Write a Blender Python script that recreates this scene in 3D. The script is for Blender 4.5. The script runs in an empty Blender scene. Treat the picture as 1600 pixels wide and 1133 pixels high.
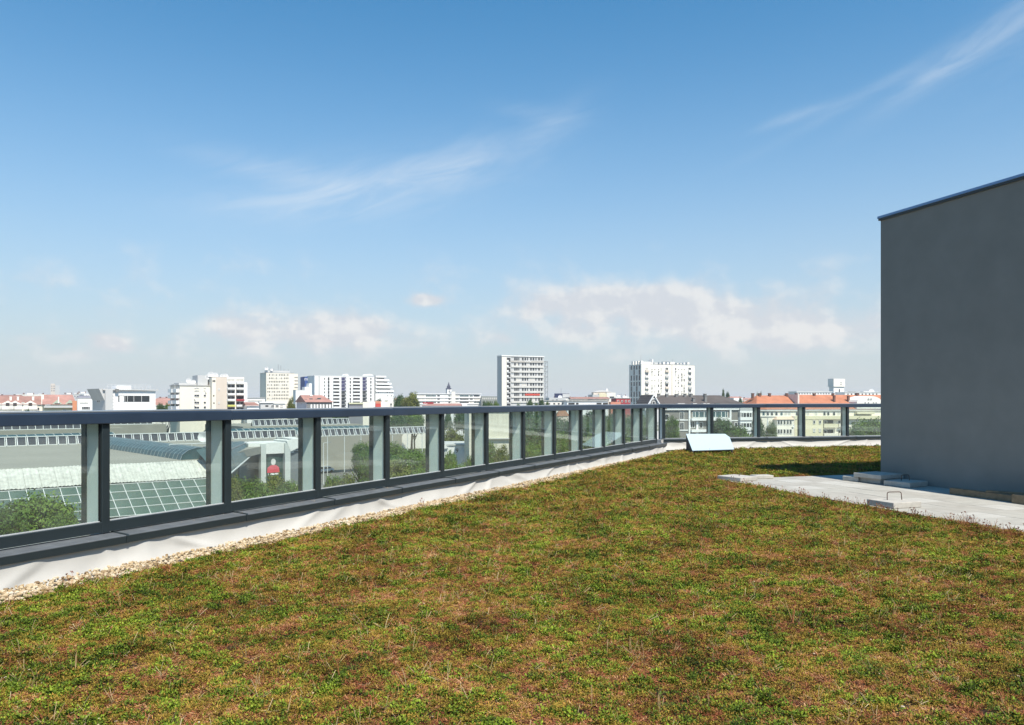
import bpy, bmesh, math, random
import numpy as np
from mathutils import Vector, Matrix, noise

random.seed(7); rng = np.random.default_rng(7)
SC = bpy.context.scene
COL = SC.collection
R = math.radians
F, HZ, EYE, GROUND = 1223.0, 626.0, 1.6, -14.4      # focal length and horizon line of the photograph in pixels, eye height, street level

# ------------------------------------------------------------------ camera
cam = bpy.data.cameras.new('camera'); cam_o = bpy.data.objects.new('camera', cam); COL.objects.link(cam_o)
cam_o.location = (0, 0, EYE); cam_o.rotation_euler = (R(90), 0, 0)
cam.sensor_width = 36; cam.lens = 36 * F / 1600; cam.shift_y = (HZ - 566.5) / 1600
cam.clip_start = 0.1; cam.clip_end = 20000
SC.camera = cam_o
SC.cycles.max_bounces = 6; SC.cycles.diffuse_bounces = 2; SC.cycles.glossy_bounces = 3; SC.cycles.transmission_bounces = 3; SC.cycles.transparent_max_bounces = 24

# ------------------------------------------------------------------ world, sun, exposure
SUN_EL = R(56.5); SUN_H = Vector((0.50, -0.866))        # direction towards the sun, on the ground plane
SUN_AZ = math.atan2(SUN_H.x, SUN_H.y)                 # clockwise from +Y
SC.view_settings.view_transform = 'Standard'; SC.view_settings.look = 'None'
SC.view_settings.gamma = 1.0; SC.view_settings.exposure = 0.52
sun = bpy.data.lights.new('sun', 'SUN'); sun.energy = 4.8; sun.angle = R(0.53); sun.color = (1.0, 0.935, 0.83)
sun_o = bpy.data.objects.new('sun', sun); COL.objects.link(sun_o)
sd = Vector((SUN_H.x * math.cos(SUN_EL), SUN_H.y * math.cos(SUN_EL), math.sin(SUN_EL))).normalized()
sun_o.rotation_euler = sd.to_track_quat('Z', 'Y').to_euler(); sun_o.location = (20, -15, 40)

world = bpy.data.worlds.new('World'); SC.world = world; world.use_nodes = True
WT = world.node_tree; WT.nodes.clear()
def wn(t, **k):
    n = WT.nodes.new(t)
    for a, b in k.items(): setattr(n, a, b)
    return n
def put(sock, v):
    if isinstance(v, bpy.types.NodeSocket): WT.links.new(v, sock)
    else: sock.default_value = v
def m(op, a, b=None, c=None, clamp=False):
    n = wn('ShaderNodeMath', operation=op, use_clamp=clamp)
    put(n.inputs[0], a)
    if b is not None: put(n.inputs[1], b)
    if c is not None: put(n.inputs[2], c)
    return n.outputs[0]
def wmix(f, a, b, mode='MIX'):
    n = wn('ShaderNodeMix', data_type='RGBA', blend_type=mode)
    put(n.inputs[0], f); put(n.inputs[6], a); put(n.inputs[7], b)
    return n.outputs[2]
def sstep(x, a, b):
    n = wn('ShaderNodeMapRange', interpolation_type='SMOOTHSTEP')
    put(n.inputs[0], x); n.inputs[1].default_value = a; n.inputs[2].default_value = b
    n.inputs[3].default_value = 0; n.inputs[4].default_value = 1
    return n.outputs[0]
sky = wn('ShaderNodeTexSky', sky_type='NISHITA', sun_disc=False)
sky.sun_elevation = SUN_EL; sky.sun_rotation = SUN_AZ
sky.altitude = 100; sky.air_density = 0.85; sky.dust_density = 0.0; sky.ozone_density = 2.5
tc = wn('ShaderNodeTexCoord'); sep = wn('ShaderNodeSeparateXYZ'); WT.links.new(tc.outputs['Generated'], sep.inputs[0])
az = m('ARCTAN2', sep.outputs[0], sep.outputs[1]); el = m('ARCSINE', sep.outputs[2])
def sky_at(px, py):                                    # direction of a point of the sky: azimuth and elevation
    a = math.atan((px - 800) / F); return a, math.atan((HZ - py) / math.hypot(F, px - 800))
def blob(px, py, hl, hw, ang, amp):                    # soft ellipse on the sky
    a0, e0 = sky_at(px, py); s = 1.0 / 1300; c, d = math.cos(R(ang)), math.sin(R(ang))
    du = m('SUBTRACT', az, a0); dv = m('SUBTRACT', el, e0)
    p = m('ADD', m('MULTIPLY', du, c / (hl * s)), m('MULTIPLY', dv, d / (hl * s)))
    q = m('ADD', m('MULTIPLY', du, -d / (hw * s)), m('MULTIPLY', dv, c / (hw * s)))
    r2 = m('ADD', m('MULTIPLY', p, p), m('MULTIPLY', q, q))
    return m('MULTIPLY', m('POWER', 2.718, m('MULTIPLY', r2, -1.0)), amp)
def total(l):
    s = l[0]
    for x in l[1:]: s = m('ADD', s, x)
    return s
def wnoise(u, v, scale, detail, rough, z=0.0, dist=0.0):
    cb = wn('ShaderNodeCombineXYZ'); put(cb.inputs[0], u); put(cb.inputs[1], v); cb.inputs[2].default_value = z
    n = wn('ShaderNodeTexNoise'); n.inputs['Scale'].default_value = scale; n.inputs['Detail'].default_value = detail
    n.inputs['Roughness'].default_value = rough; n.inputs['Distortion'].default_value = dist
    WT.links.new(cb.outputs[0], n.inputs['Vector']); return n.outputs['Fac']
# high cirrus: long brushed streaks
c20, s20 = math.cos(R(17)), math.sin(R(17))
su = m('ADD', m('MULTIPLY', az, c20), m('MULTIPLY', el, s20)); sv = m('SUBTRACT', m('MULTIPLY', el, c20), m('MULTIPLY', az, s20))
brush = wnoise(m('MULTIPLY', su, 5.0), m('MULTIPLY', sv, 21.0), 1.6, 5, 0.62, 3.1, 0.9)
cir = total([blob(440, 270, 130, 20, -8, .5), blob(600, 287, 200, 44, 11, .75), blob(705, 262, 80, 26, 22, .65), blob(470, 320, 170, 26, 3, .45),
             blob(860, 205, 75, 26, 30, .42), blob(840, 178, 70, 12, -8, .3), blob(1500, 88, 120, 15, 27, .6), blob(1560, 48, 120, 26, 32, .25),
             blob(1360, 143, 150, 9, 22, .4), blob(1240, 182, 60, 8, 12, .45), blob(1750, -70, 150, 40, 34, .5)])
cirf = m('MULTIPLY', cir, m('MULTIPLY', sstep(brush, 0.12, 0.85), 0.50), clamp=True)
# low cumulus in a band over the horizon, all round
cu = m('MULTIPLY', az, 1.0); cv = m('MULTIPLY', el, 1.35)
n1 = wnoise(cu, cv, 19.0, 5, 0.54, 0.7, 0.1)
n1u = wnoise(m('ADD', cu, 0.012), m('ADD', cv, 0.016), 19.0, 5, 0.54, 0.7, 0.1)
nb = wnoise(cu, cv, 3.4, 2, 0.5, 5.0)
seen = total([blob(500, 522, 165, 36, 0, .34), blob(350, 505, 45, 22, -30, .16), blob(560, 505, 55, 20, -10, .16), blob(1080, 495, 240, 50, -6, .42), blob(940, 470, 130, 18, 6, .22),
              blob(1050, 488, 62, 18, 0, .18), blob(1160, 500, 40, 24, -30, .12), blob(665, 469, 28, 10, 0, .48), blob(172, 535, 40, 13, -12, .36), blob(112, 557, 50, 13, 0, .28),
              blob(785, 531, 30, 14, 0, .26), blob(45, 530, 36, 10, 0, .12), blob(900, 520, 70, 22, 0, .18), blob(1300, 515, 120, 26, 0, .20)])
front = sstep(m('COSINE', az), 0.62, 0.74)
else_ = m('MULTIPLY', m('MULTIPLY', sstep(nb, 0.45, 0.68), 0.26), m('SUBTRACT', 1.0, front))
band = m('MULTIPLY', sstep(el, 0.018, 0.06), m('SUBTRACT', 1.0, sstep(el, 0.13, 0.21)))
dens = m('ADD', m('MULTIPLY', m('ADD', n1, -0.5), 0.72), m('MULTIPLY', m('ADD', seen, else_), band))
cumf = m('MULTIPLY', m('ADD', m('MULTIPLY', sstep(dens, -0.01, 0.27), 0.62), m('MULTIPLY', sstep(dens, 0.16, 0.36), 0.40)), band)
top = sstep(m('SUBTRACT', n1, n1u), -0.07, 0.13)
cumc = wmix(top, (4.1, 4.2, 4.45, 1), (5.05, 5.0, 4.95, 1))
tint = wmix(1.0, sky.outputs[0], (0.23, 0.905, 1.07, 1), 'MULTIPLY')
haze_f = m('MULTIPLY', m('POWER', 2.718, m('MULTIPLY', m('POWER', m('MULTIPLY', m('ABSOLUTE', el), 3.85), 1.65), -1.0)), 0.97)
base_sky = wmix(haze_f, tint, (3.78, 3.88, 3.92, 1))
with_cir = wmix(cirf, base_sky, (4.9, 5.2, 5.5, 1))
with_cum = wmix(m('MULTIPLY', cumf, 0.84), with_cir, cumc)
bg = wn('ShaderNodeBackground'); bg.inputs[1].default_value = 0.12
wo = wn('ShaderNodeOutputWorld')
bg2 = wn('ShaderNodeBackground'); bg2.inputs[1].default_value = 0.12
WT.links.new(base_sky, bg2.inputs[0]); WT.links.new(with_cum, bg.inputs[0])
has_cloud = m('MULTIPLY', m('GREATER_THAN', el, 0.0), m('LESS_THAN', el, 0.62))       # no cloud layer is drawn above or below this: spares its cost there
wms = wn('ShaderNodeMixShader'); WT.links.new(has_cloud, wms.inputs[0]); WT.links.new(bg2.outputs[0], wms.inputs[1]); WT.links.new(bg.outputs[0], wms.inputs[2])
WT.links.new(wms.outputs[0], wo.inputs[0])

# ------------------------------------------------------------------ helpers
def at(px, py, Y): return Vector(((px - 800) * Y / F, Y, EYE - (py - HZ) * Y / F))
def zat(py, Y): return EYE - (py - HZ) * Y / F

def lin(c):
    f = lambda v: v / 12.92 if v <= .04045 else ((v + .055) / 1.055) ** 2.4
    return tuple(f(x / 255.0) for x in c)

MATS = {}
def mat(name, col=(0.5, 0.5, 0.5), rough=0.8, var=0.12, scale=1.5, metal=0.0, bump=0.0, bscale=60.0, spec=0.3, streak=False):
    """plain surface: base colour with soft procedural unevenness and fine relief"""
    if name in MATS: return MATS[name]
    M = bpy.data.materials.new(name); M.use_nodes = True; t = M.node_tree; b = t.nodes['Principled BSDF']
    b.inputs['Roughness'].default_value = rough; b.inputs['Metallic'].default_value = metal
    b.inputs['Specular IOR Level'].default_value = spec
    tcn = t.nodes.new('ShaderNodeTexCoord'); mp = t.nodes.new('ShaderNodeMapping')
    t.links.new(tcn.outputs['Object'], mp.inputs[0])
    if streak: mp.inputs['Scale'].default_value = (1, 1, 0.12)
    n = t.nodes.new('ShaderNodeTexNoise'); n.inputs['Scale'].default_value = scale; n.inputs['Detail'].default_value = 6; n.inputs['Roughness'].default_value = 0.6
    t.links.new(mp.outputs[0], n.inputs['Vector'])
    cr = t.nodes.new('ShaderNodeValToRGB')
    cr.color_ramp.elements[0].position = 0.3; cr.color_ramp.elements[1].position = 0.7
    cr.color_ramp.elements[0].color = tuple(c * (1 - var) for c in col[:3]) + (1,)
    cr.color_ramp.elements[1].color = tuple(min(1, c * (1 + var)) for c in col[:3]) + (1,)
    t.links.new(n.outputs['Fac'], cr.inputs[0]); t.links.new(cr.outputs[0], b.inputs['Base Color'])
    if bump:
        n2 = t.nodes.new('ShaderNodeTexNoise'); n2.inputs['Scale'].default_value = bscale; n2.inputs['Detail'].default_value = 4
        t.links.new(tcn.outputs['Object'], n2.inputs['Vector'])
        bp = t.nodes.new('ShaderNodeBump'); bp.inputs['Strength'].default_value = bump; bp.inputs['Distance'].default_value = 0.01
        t.links.new(n2.outputs['Fac'], bp.inputs['Height']); t.links.new(bp.outputs[0], b.inputs['Normal'])
    MATS[name] = M; return M

class MB:
    """collects faces; build() links them as ONE mesh object"""
    def __init__(s): s.v = []; s.f = []; s.mi = []
    def add(s, vs, fs, i=0):
        o = len(s.v); s.v += [tuple(v) for v in vs]
        for f in fs: s.f.append([o + k for k in f]); s.mi.append(i)
        return s
    def box(s, x0, x1, y0, y1, z0, z1, i=0):
        vs = [(x0,y0,z0),(x1,y0,z0),(x1,y1,z0),(x0,y1,z0),(x0,y0,z1),(x1,y0,z1),(x1,y1,z1),(x0,y1,z1)]
        return s.add(vs, [(0,3,2,1),(4,5,6,7),(0,1,5,4),(1,2,6,5),(2,3,7,6),(3,0,4,7)], i)
    def prism(s, poly, z0, z1, i=0):
        n = len(poly)
        vs = [(p[0], p[1], z0) for p in poly] + [(p[0], p[1], z1) for p in poly]
        return s.add(vs, [tuple(range(n))[::-1], tuple(range(n, 2*n))] + [(k, (k+1) % n, n + (k+1) % n, n + k) for k in range(n)], i)
    def xprism(s, poly, x0, x1, i=0):                 # profile in (y, z), run along x
        n = len(poly)
        vs = [(x0, p[0], p[1]) for p in poly] + [(x1, p[0], p[1]) for p in poly]
        return s.add(vs, [tuple(range(n)), tuple(range(n, 2*n))[::-1]] + [(k, n + k, n + (k+1) % n, (k+1) % n) for k in range(n)], i)
    def tube(s, p0, p1, r, n=6, r1=None, i=0):
        p0, p1 = Vector(p0), Vector(p1); r1 = r if r1 is None else r1
        d = (p1 - p0).normalized(); a = d.orthogonal().normalized(); b = d.cross(a)
        vs = [p0 + (a * math.cos(2*math.pi*k/n) + b * math.sin(2*math.pi*k/n)) * r for k in range(n)] + \
             [p1 + (a * math.cos(2*math.pi*k/n) + b * math.sin(2*math.pi*k/n)) * r1 for k in range(n)]
        return s.add(vs, [(k, (k+1) % n, n + (k+1) % n, n + k) for k in range(n)] + [tuple(range(n))[::-1], tuple(range(n, 2*n))], i)
    def mesh(s, name, mats, smooth=False):
        me = bpy.data.meshes.new(name); me.from_pydata(s.v, [], s.f)
        for q in (mats if isinstance(mats, (list, tuple)) else [mats]): me.materials.append(q)
        me.polygons.foreach_set('material_index', s.mi)
        if smooth: me.polygons.foreach_set('use_smooth', [True] * len(s.f))
        me.update(); return me
    def build(s, name, mats, parent=None, loc=(0,0,0), rz=0.0, smooth=False, bevel=0.0):
        return place(s.mesh(name, mats, smooth), name, parent, loc, rz, bevel)
def place(me, name, parent=None, loc=(0,0,0), rz=0.0, bevel=0.0):
    o = bpy.data.objects.new(name, me); COL.objects.link(o); o.location = loc; o.rotation_euler = (0, 0, rz)
    if parent: o.parent = parent
    if bevel:
        md = o.modifiers.new('bevel', 'BEVEL'); md.width = bevel; md.segments = 2; md.limit_method = 'ANGLE'
    return o
def tag(o, label=None, cat=None, group=None, kind=None):
    if label: o['label'] = label
    if cat: o['category'] = cat
    if group: o['group'] = group
    if kind: o['kind'] = kind
    return o
def empty(name, loc=(0,0,0), rz=0.0):
    o = bpy.data.objects.new(name, None); COL.objects.link(o); o.location = loc; o.rotation_euler = (0, 0, rz); o.empty_display_size = 0.3
    return o
def fb(x, y, z=0.0, o=4): return noise.fractal(Vector((x, y, z)), 0.9, 2.1, o, noise_basis='PERLIN_ORIGINAL')

# ------------------------------------------------------------------ materials of the roof
ANTH = mat('anthracite_metal', (0.021, 0.030, 0.034), 0.40, 0.10, 3.0, spec=0.5, bump=0.02, bscale=300)
ANTH2 = mat('flashing_metal_lit', (0.115, 0.125, 0.135), 0.45, 0.25, 5.0, spec=0.5, bump=0.05, bscale=120)  # paler than the other metal, so the top looks lit
WEB = mat('post_web_paint', (0.72, 0.76, 0.73), 0.55, 0.05, 2.0)
GASK = mat('black_gasket', (0.008, 0.008, 0.009), 0.7, 0.1)
CONC = mat('concrete_paver', (0.37, 0.36, 0.325), 0.95, 0.10, 5.0, spec=0.1, bump=0.15, bscale=90)
SLABM = mat('concrete_slab', (0.42, 0.40, 0.36), 0.92, 0.16, 9.0, bump=0.3, bscale=70)
STUCCO = mat('grey_render', (0.235, 0.232, 0.214), 0.93, 0.07, 1.6, bump=0.6, bscale=130)
COPING = mat('blue_grey_coping', (0.16, 0.26, 0.42), 0.3, 0.05, 2.0, metal=0.6)
MEMB = mat('white_roof_membrane', (0.47, 0.455, 0.42), 0.7, 0.06, 1.6, bump=0.05, bscale=40)
REBAR = mat('rusty_rebar', (0.10, 0.065, 0.05), 0.7, 0.3, 40.0)
WOOD = mat('weathered_timber', (0.20, 0.155, 0.10), 0.85, 0.28, 14.0, streak=False, bump=0.3, bscale=50)
SOIL = mat('sedum_substrate', (0.035, 0.022, 0.014), 1.0, 0.45, 9.0, bump=0.8, bscale=80)
PANELM = mat('pale_blue_sheet', (0.43, 0.535, 0.58), 0.5, 0.02, 1.0)
def glass_mat(name, tint, refl=1.0, dirt_veil=0.05):
    M = bpy.data.materials.new(name); M.use_nodes = True; t = M.node_tree; t.nodes.clear()
    o = t.nodes.new('ShaderNodeOutputMaterial'); tr = t.nodes.new('ShaderNodeBsdfTransparent'); tr.inputs[0].default_value = tint + (1,)
    gl = t.nodes.new('ShaderNodeBsdfGlossy'); gl.inputs['Roughness'].default_value = 0.0; gl.inputs[0].default_value = (0.95, 1, 0.98, 1)
    lw = t.nodes.new('ShaderNodeLayerWeight'); lw.inputs[0].default_value = 0.5      # facing = 1 - |cos|
    p5 = t.nodes.new('ShaderNodeMath'); p5.operation = 'POWER'; p5.inputs[1].default_value = 5.0; t.links.new(lw.outputs['Facing'], p5.inputs[0])
    k = t.nodes.new('ShaderNodeMath'); k.operation = 'MULTIPLY_ADD'; k.inputs[1].default_value = 0.96 * refl; k.inputs[2].default_value = 0.06 * refl
    t.links.new(p5.outputs[0], k.inputs[0])
    mx = t.nodes.new('ShaderNodeMixShader'); t.links.new(k.outputs[0], mx.inputs[0]); t.links.new(tr.outputs[0], mx.inputs[1]); t.links.new(gl.outputs[0], mx.inputs[2])
    df = t.nodes.new('ShaderNodeBsdfDiffuse'); df.inputs[0].default_value = (0.55, 0.56, 0.52, 1)  # light dirt, raised to imitate a pale veil of reflections as well
    tcn = t.nodes.new('ShaderNodeTexCoord'); n = t.nodes.new('ShaderNodeTexNoise'); n.inputs['Scale'].default_value = 3.5; n.inputs['Detail'].default_value = 7
    t.links.new(tcn.outputs['Object'], n.inputs['Vector'])
    mr = t.nodes.new('ShaderNodeMapRange'); mr.inputs[1].default_value = 0.35; mr.inputs[2].default_value = 0.8; mr.inputs[3].default_value = dirt_veil * 0.35; mr.inputs[4].default_value = dirt_veil * 1.8
    t.links.new(n.outputs['Fac'], mr.inputs[0])
    m2 = t.nodes.new('ShaderNodeMixShader'); t.links.new(mr.outputs[0], m2.inputs[0]); t.links.new(mx.outputs[0], m2.inputs[1]); t.links.new(df.outputs[0], m2.inputs[2])
    t.links.new(m2.outputs[0], o.inputs[0]); return M
GLASS = glass_mat('railing_glass', (0.915, 0.962, 0.94), 1.0, 0.05)

# ------------------------------------------------------------------ the roof: frames of reference
TH = math.atan(630 / F); DG = 6.897                   # long railing: bearing of its run and distance of its glass from the eye
RU = Vector((math.sin(TH), math.cos(TH), 0)); RN = Vector((math.cos(TH), -math.sin(TH), 0))   # along the run, and inward over the roof
RO = -RN * DG                                         # foot of the perpendicular
def run_s(Y): return (Y - RO.y) / RU.y
S0 = run_s(9488 / 1267.0); LP = 1.5                   # first post in view, spacing
CORNER = RO + RU * (S0 + 12.28 * LP)
FA = R(75); FU = Vector((math.sin(FA), math.cos(FA), 0)); FN = Vector((math.cos(FA), -math.sin(FA), 0))  # short far railing
PC = Vector((7.16, 15.2, 0)); PW = Vector((0.304, -0.953, 0)).normalized(); PN = Vector((-PW.y * -1, -PW.x, 0)); PN = Vector((PW.y, -PW.x, 0))  # penthouse corner, along wall, outward
def pdist(x, y): return -(x * RN.x + y * RN.y) if False else (Vector((x, y, 0)) - RO).dot(RN)   # distance inward from the long railing glass
def qdist(x, y): return (Vector((x, y, 0)) - CORNER).dot(FN)
def pad_ab(x, y):
    r = Vector((x, y, 0)) - PC; return r.dot(PW), r.dot(PN)
def sm(a, b, x):
    t = min(1, max(0, (x - a) / (b - a))); return t * t * (3 - 2 * t)
def gz(x, y):
    q = qdist(x, y)
    return 0.055 + 0.03 * noise.noise(Vector((x * 0.9, y * 0.9, 2.0))) + 0.015 * noise.noise(Vector((x * 3.1, y * 3.1, 5.0))) + 0.05 * sm(7.0, 1.2, q)
# ------------------------------------------------------------------ roof deck
E_ = CORNER - RN * 0.45 - FN * 0.2
far_r = CORNER + FU * 24 - FN * 0.45
near_l = RO + RU * (-16) - RN * 0.45
deck_poly = [near_l, near_l + RN * 42, far_r + RN * 8, far_r, E_]
tag(MB().prism([(p.x, p.y) for p in deck_poly], -0.4, 0.0).build('roof_deck', mat('deck_concrete', (0.4, 0.4, 0.38), 0.9)), kind='structure')
own = tag(empty('roof_building', (0, 0, GROUND)), 'pale building under the planted roof terrace', 'building')
inner = [p + (Vector((6, 6, 0)) - p).normalized() * 0.3 for p in deck_poly]
MB().prism([(p.x, p.y) for p in inner], 0.01, -0.41 - GROUND).build('wall', mat('own_facade', (0.5, 0.5, 0.48), 0.9), own)

# substrate: one sheet that follows the mounds
g = 0.16; xs = np.arange(-11, 24, g); ys = np.arange(-12, 34, g)
vid = {}; vs = []; fs = []
def inside(x, y):
    a, b = pad_ab(x, y)
    return pdist(x, y) > 0.62 and qdist(x, y) > 0.45 and not (a > -1.0 and -11 < b < 2.98)
for i, x in enumerate(xs):
    for j, y in enumerate(ys):
        if pdist(x, y) < 0.3 or qdist(x, y) < 0.2: continue
        vid[i, j] = len(vs); vs.append((x, y, gz(x, y) - 0.012))
for (i, j) in list(vid):
    if all(k in vid for k in ((i+1, j), (i+1, j+1), (i, j+1))) and inside(xs[i] + g/2, ys[j] + g/2):
        fs.append((vid[i, j], vid[i+1, j], vid[i+1, j+1], vid[i, j+1]))
sb = MB(); sb.v = vs; sb.f = fs; sb.mi = [0] * len(fs)
tag(sb.build('sedum_substrate', SOIL, smooth=True), kind='structure')

# ------------------------------------------------------------------ parapet upstands with their membrane, flashing and the glass railings
def frame_of(o, u): return Matrix(((u.x, -u.y, 0, o.x), (u.y, u.x, 0, o.y), (0, 0, 1, 0), (0, 0, 0, 1)))
# local frame of a run: x along, y outward (negative y = over the roof), z up
def run_empty(name, o, u):
    e = empty(name, (o.x, o.y, 0), math.atan2(u.y, u.x)); return e
def parapet(o, u, x0, x1, step, joints, label, seed):
    e = tag(run_empty('parapet', o, u), label, 'parapet')
    mb = MB(); mb.box(x0, x1, -0.12, 0.30, 0.001, 0.30); mb.build('upstand', mat('upstand_block', (0.45, 0.44, 0.42), 0.9), e)
    # loose white membrane: folds, sags and bulges
    nx = int((x1 - x0) / 0.045); nz = 16; v = []; f = []
    for i in range(nx + 1):
        x = x0 + (x1 - x0) * i / nx
        for k in range(nz + 1):
            t = k / nz; z = 0.0 + 0.315 * t
            fold = 0.030 * noise.noise(Vector((x * 1.25 + 0.9 * z * math.sin(x * 0.6 + seed), z * 1.3, seed)))
            fold += 0.020 * noise.noise(Vector((x * 2.4 - 3.2 * z, z * 2.5, seed + 4)))
            ridge = abs(noise.noise(Vector((x * 0.85 + 2.2 * z * math.sin(1.7 * x), z * 0.8, seed + 9))))
            fold -= 0.035 * max(0, 0.16 - ridge) / 0.16 * (0.3 + 0.7 * math.sin(math.pi * min(1, t + .1)))
            foot = 0.10 * (1 - t) ** 3
            v.append((x, -0.182 - foot + fold * (0.35 + 0.65 * (1 - t * 0.6)), z))
    for i in range(nx):
        for k in range(nz):
            a = i * (nz + 1) + k; f.append((a, a + nz + 1, a + nz + 2, a + 1))
    mb = MB(); mb.v = v; mb.f = f; mb.mi = [0] * len(f); mb.build('membrane', MEMB, e, smooth=True)
    # flashing in lengths with raised seams
    for a, b in zip(joints[:-1], joints[1:]):
        dz = random.uniform(-.003, .003)
        prof = [(0.02, 0.335 + dz), (-0.215, 0.322 + dz), (-0.222, 0.318 + dz), (-0.222, 0.312 + dz), (0.02, 0.325 + dz)]
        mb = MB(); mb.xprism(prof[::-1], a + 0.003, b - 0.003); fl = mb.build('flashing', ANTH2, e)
        MB().box(a + 0.003, b - 0.003, -0.2225, -0.208, 0.246 + dz, 0.3115 + dz).build('drip_edge_shaded', ANTH, fl)  # front darker than the top sheet: its shading is put into the colour
        mb = MB(); p = [(0.005, 0.337 + dz), (-0.218, 0.326 + dz), (-0.230, 0.312 + dz), (-0.230, 0.245 + dz), (-0.224, 0.245 + dz), (-0.224, 0.319 + dz), (0.005, 0.331 + dz)]
        p = [(q[0], q[1] + 0.004) for q in p]
        mb.xprism(p[::-1], b - 0.028, b - 0.002); mb.build('seam', ANTH, fl)
    return e
def railing(o, u, posts, x0, x1, caps, label, thin=False):
    """posts: x positions; glass between neighbours; caps: joints of the top rail"""
    e = tag(run_empty('glass_railing', o, u), label, 'railing')
    for i, p in enumerate(posts):
        mb = MB()
        mb.box(p - 0.045, p + 0.035, -0.035, 0.028, 0.338, 1.379)             # dark front flange
        po = mb.build('post', ANTH, e, bevel=0.004)
        MB().box(p - 0.024, p + 0.018, 0.0281, 0.225, 0.36, 1.378).build('web', WEB, po)
        MB().box(p - 0.040, p + 0.034, 0.2251, 0.290, 0.34, 1.379).build('outer_flange', ANTH, po, bevel=0.004)
    for a, b in zip(posts[:-1], posts[1:]):
        a2, b2 = a + 0.0352, b - 0.0452
        prof = [(-0.032, 0.345), (-0.032, 0.440), (-0.024, 0.446), (0.050, 0.446), (0.050, 0.345)]
        MB().xprism(prof[::-1], a2, b2).build('bottom_rail', ANTH, e)
        gp = MB().box(a2 + 0.002, b2 - 0.002, 0.004, 0.016, 0.4465, 1.3785).build('glass_pane', GLASS, e)
        MB().box(a2 + 0.0001, a2 + 0.014, -0.006, 0.0035, 0.4463, 1.3784).build('gasket', GASK, gp)
        MB().box(b2 - 0.014, b2 - 0.0001, -0.006, 0.0035, 0.4463, 1.3784).build('gasket', GASK, gp)
        MB().box(a2 + 0.014, b2 - 0.014, -0.016, 0.0035, 0.4463, 0.455).build('sunlit_bead', mat('sunlit_bead_pale', (0.45, 0.46, 0.46), 0.5), gp)  # pale strip painted in for the sunlit top of the bottom rail
    for k, (a, b) in enumerate(zip(caps[:-1], caps[1:])):
        dz = (0.0, 0.005, -0.002, 0.003)[k % 4]
        prof = [(-0.060, 1.380), (-0.064, 1.384), (-0.064, 1.474 + dz), (-0.056, 1.482 + dz), (0.330, 1.486 + dz), (0.336, 1.478 + dz), (0.336, 1.384), (0.330, 1.380)]
        MB().xprism(prof[::-1], a + 0.002, b - 0.002).build('cap_rail', mat('cap_metal', (0.026, 0.042, 0.070), 0.36, 0.12, 2.5, spec=0.6, bump=0.015, bscale=200), e, bevel=0.003)
        MB().box(a + 0.004, b - 0.004, -0.040, 0.318, 1.4865 + dz, 1.499 + dz).build('cap_highlight', mat('cap_highlight_pale', (0.42, 0.44, 0.46), 0.35, 0.08, 3.0, metal=0.5), e)  # pale strip added to imitate light catching the top of the cap
    return e
LEN = 12.28 * LP
o1 = RO + RU * S0
posts1 = [k * LP for k in range(-4, 12)] + [11.94 * LP]
parapet(o1, RU, -4 * LP - 0.2, LEN + 0.14, 0.05, [k * LP + 0.10 for k in range(-4, 12)] + [LEN + 0.10], 'low white membrane-clad parapet under the long glass railing on the left', 1.0)
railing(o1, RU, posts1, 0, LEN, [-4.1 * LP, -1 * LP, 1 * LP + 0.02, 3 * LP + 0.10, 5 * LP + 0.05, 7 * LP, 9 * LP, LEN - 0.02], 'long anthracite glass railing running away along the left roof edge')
LF = 1.64
posts2 = [0.10 + k * LF for k in range(0, 14)]
parapet(CORNER, FU, -0.05, 14 * LF, 0.05, [0.0] + [0.30 + k * LF for k in range(1, 14)], 'low white parapet under the far glass railing, left of the grey wall', 6.0).location.z = 0.11
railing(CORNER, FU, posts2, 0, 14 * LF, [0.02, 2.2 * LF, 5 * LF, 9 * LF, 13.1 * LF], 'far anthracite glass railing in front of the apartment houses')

# ------------------------------------------------------------------ penthouse
ph = tag(empty('penthouse', (PC.x, PC.y, 0), math.atan2(PW.y, PW.x)), 'plain grey rendered rooftop block standing in shade at the right', 'building')
# local x along the shaded wall, local y: +y = into the block
sgn = 1 if Vector((-PW.y, PW.x, 0)).dot(PN) < 0 else -1
PH = EYE - (338 - HZ) * PC.y / F
MB().box(0, 17, 0 if sgn > 0 else -9, 9 if sgn > 0 else 0, 0.002, PH - 0.05).build('wall', STUCCO, ph)
y0, y1 = (-0.045, 9.045) if sgn > 0 else (-9.045, 0.045)
cp = MB(); cp.box(-0.045, 17.045, y0, y1, PH - 0.0499, PH); cp.build('coping', COPING, ph, bevel=0.006)
MB().box(-0.03, 17.03, y0 + .015, y1 - .015, PH - 0.085, PH - 0.05 - 0.0002).build('drip_strip', ANTH, ph)

# ------------------------------------------------------------------ paving strip of concrete pavers
pv = tag(empty('paving', (PC.x, PC.y, 0), math.atan2(PW.y, PW.x)), kind='structure')
pm = {}
CONCS = [CONC, mat('concrete_paver_pale', (0.42, 0.41, 0.375), 0.95, 0.08, 6.0, bump=0.15, bscale=90), mat('concrete_paver_warm', (0.35, 0.335, 0.30), 0.95, 0.12, 4.0, bump=0.15, bscale=90)]
for q in range(3):
    mb = MB(); mb.box(-.2475, .2475, -.2475, .2475, 0.0, 0.04); pm[q] = mb.mesh('paver', CONCS[q])
for i in range(29):
    for j in range(-4, 6):
        if j < 0 and i > 1: continue
        q = random.choices((0, 1, 2), (6, 2, 3))[0]
        o = place(pm[q], 'paver', pv, (-1.04 + 0.25 + i * 0.5 + random.uniform(-.0015, .0015), (0.02 + 0.25 + j * 0.5) * (-sgn), 0.022 + random.uniform(0, .003)), random.choice((0, math.pi/2, math.pi)))
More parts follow.
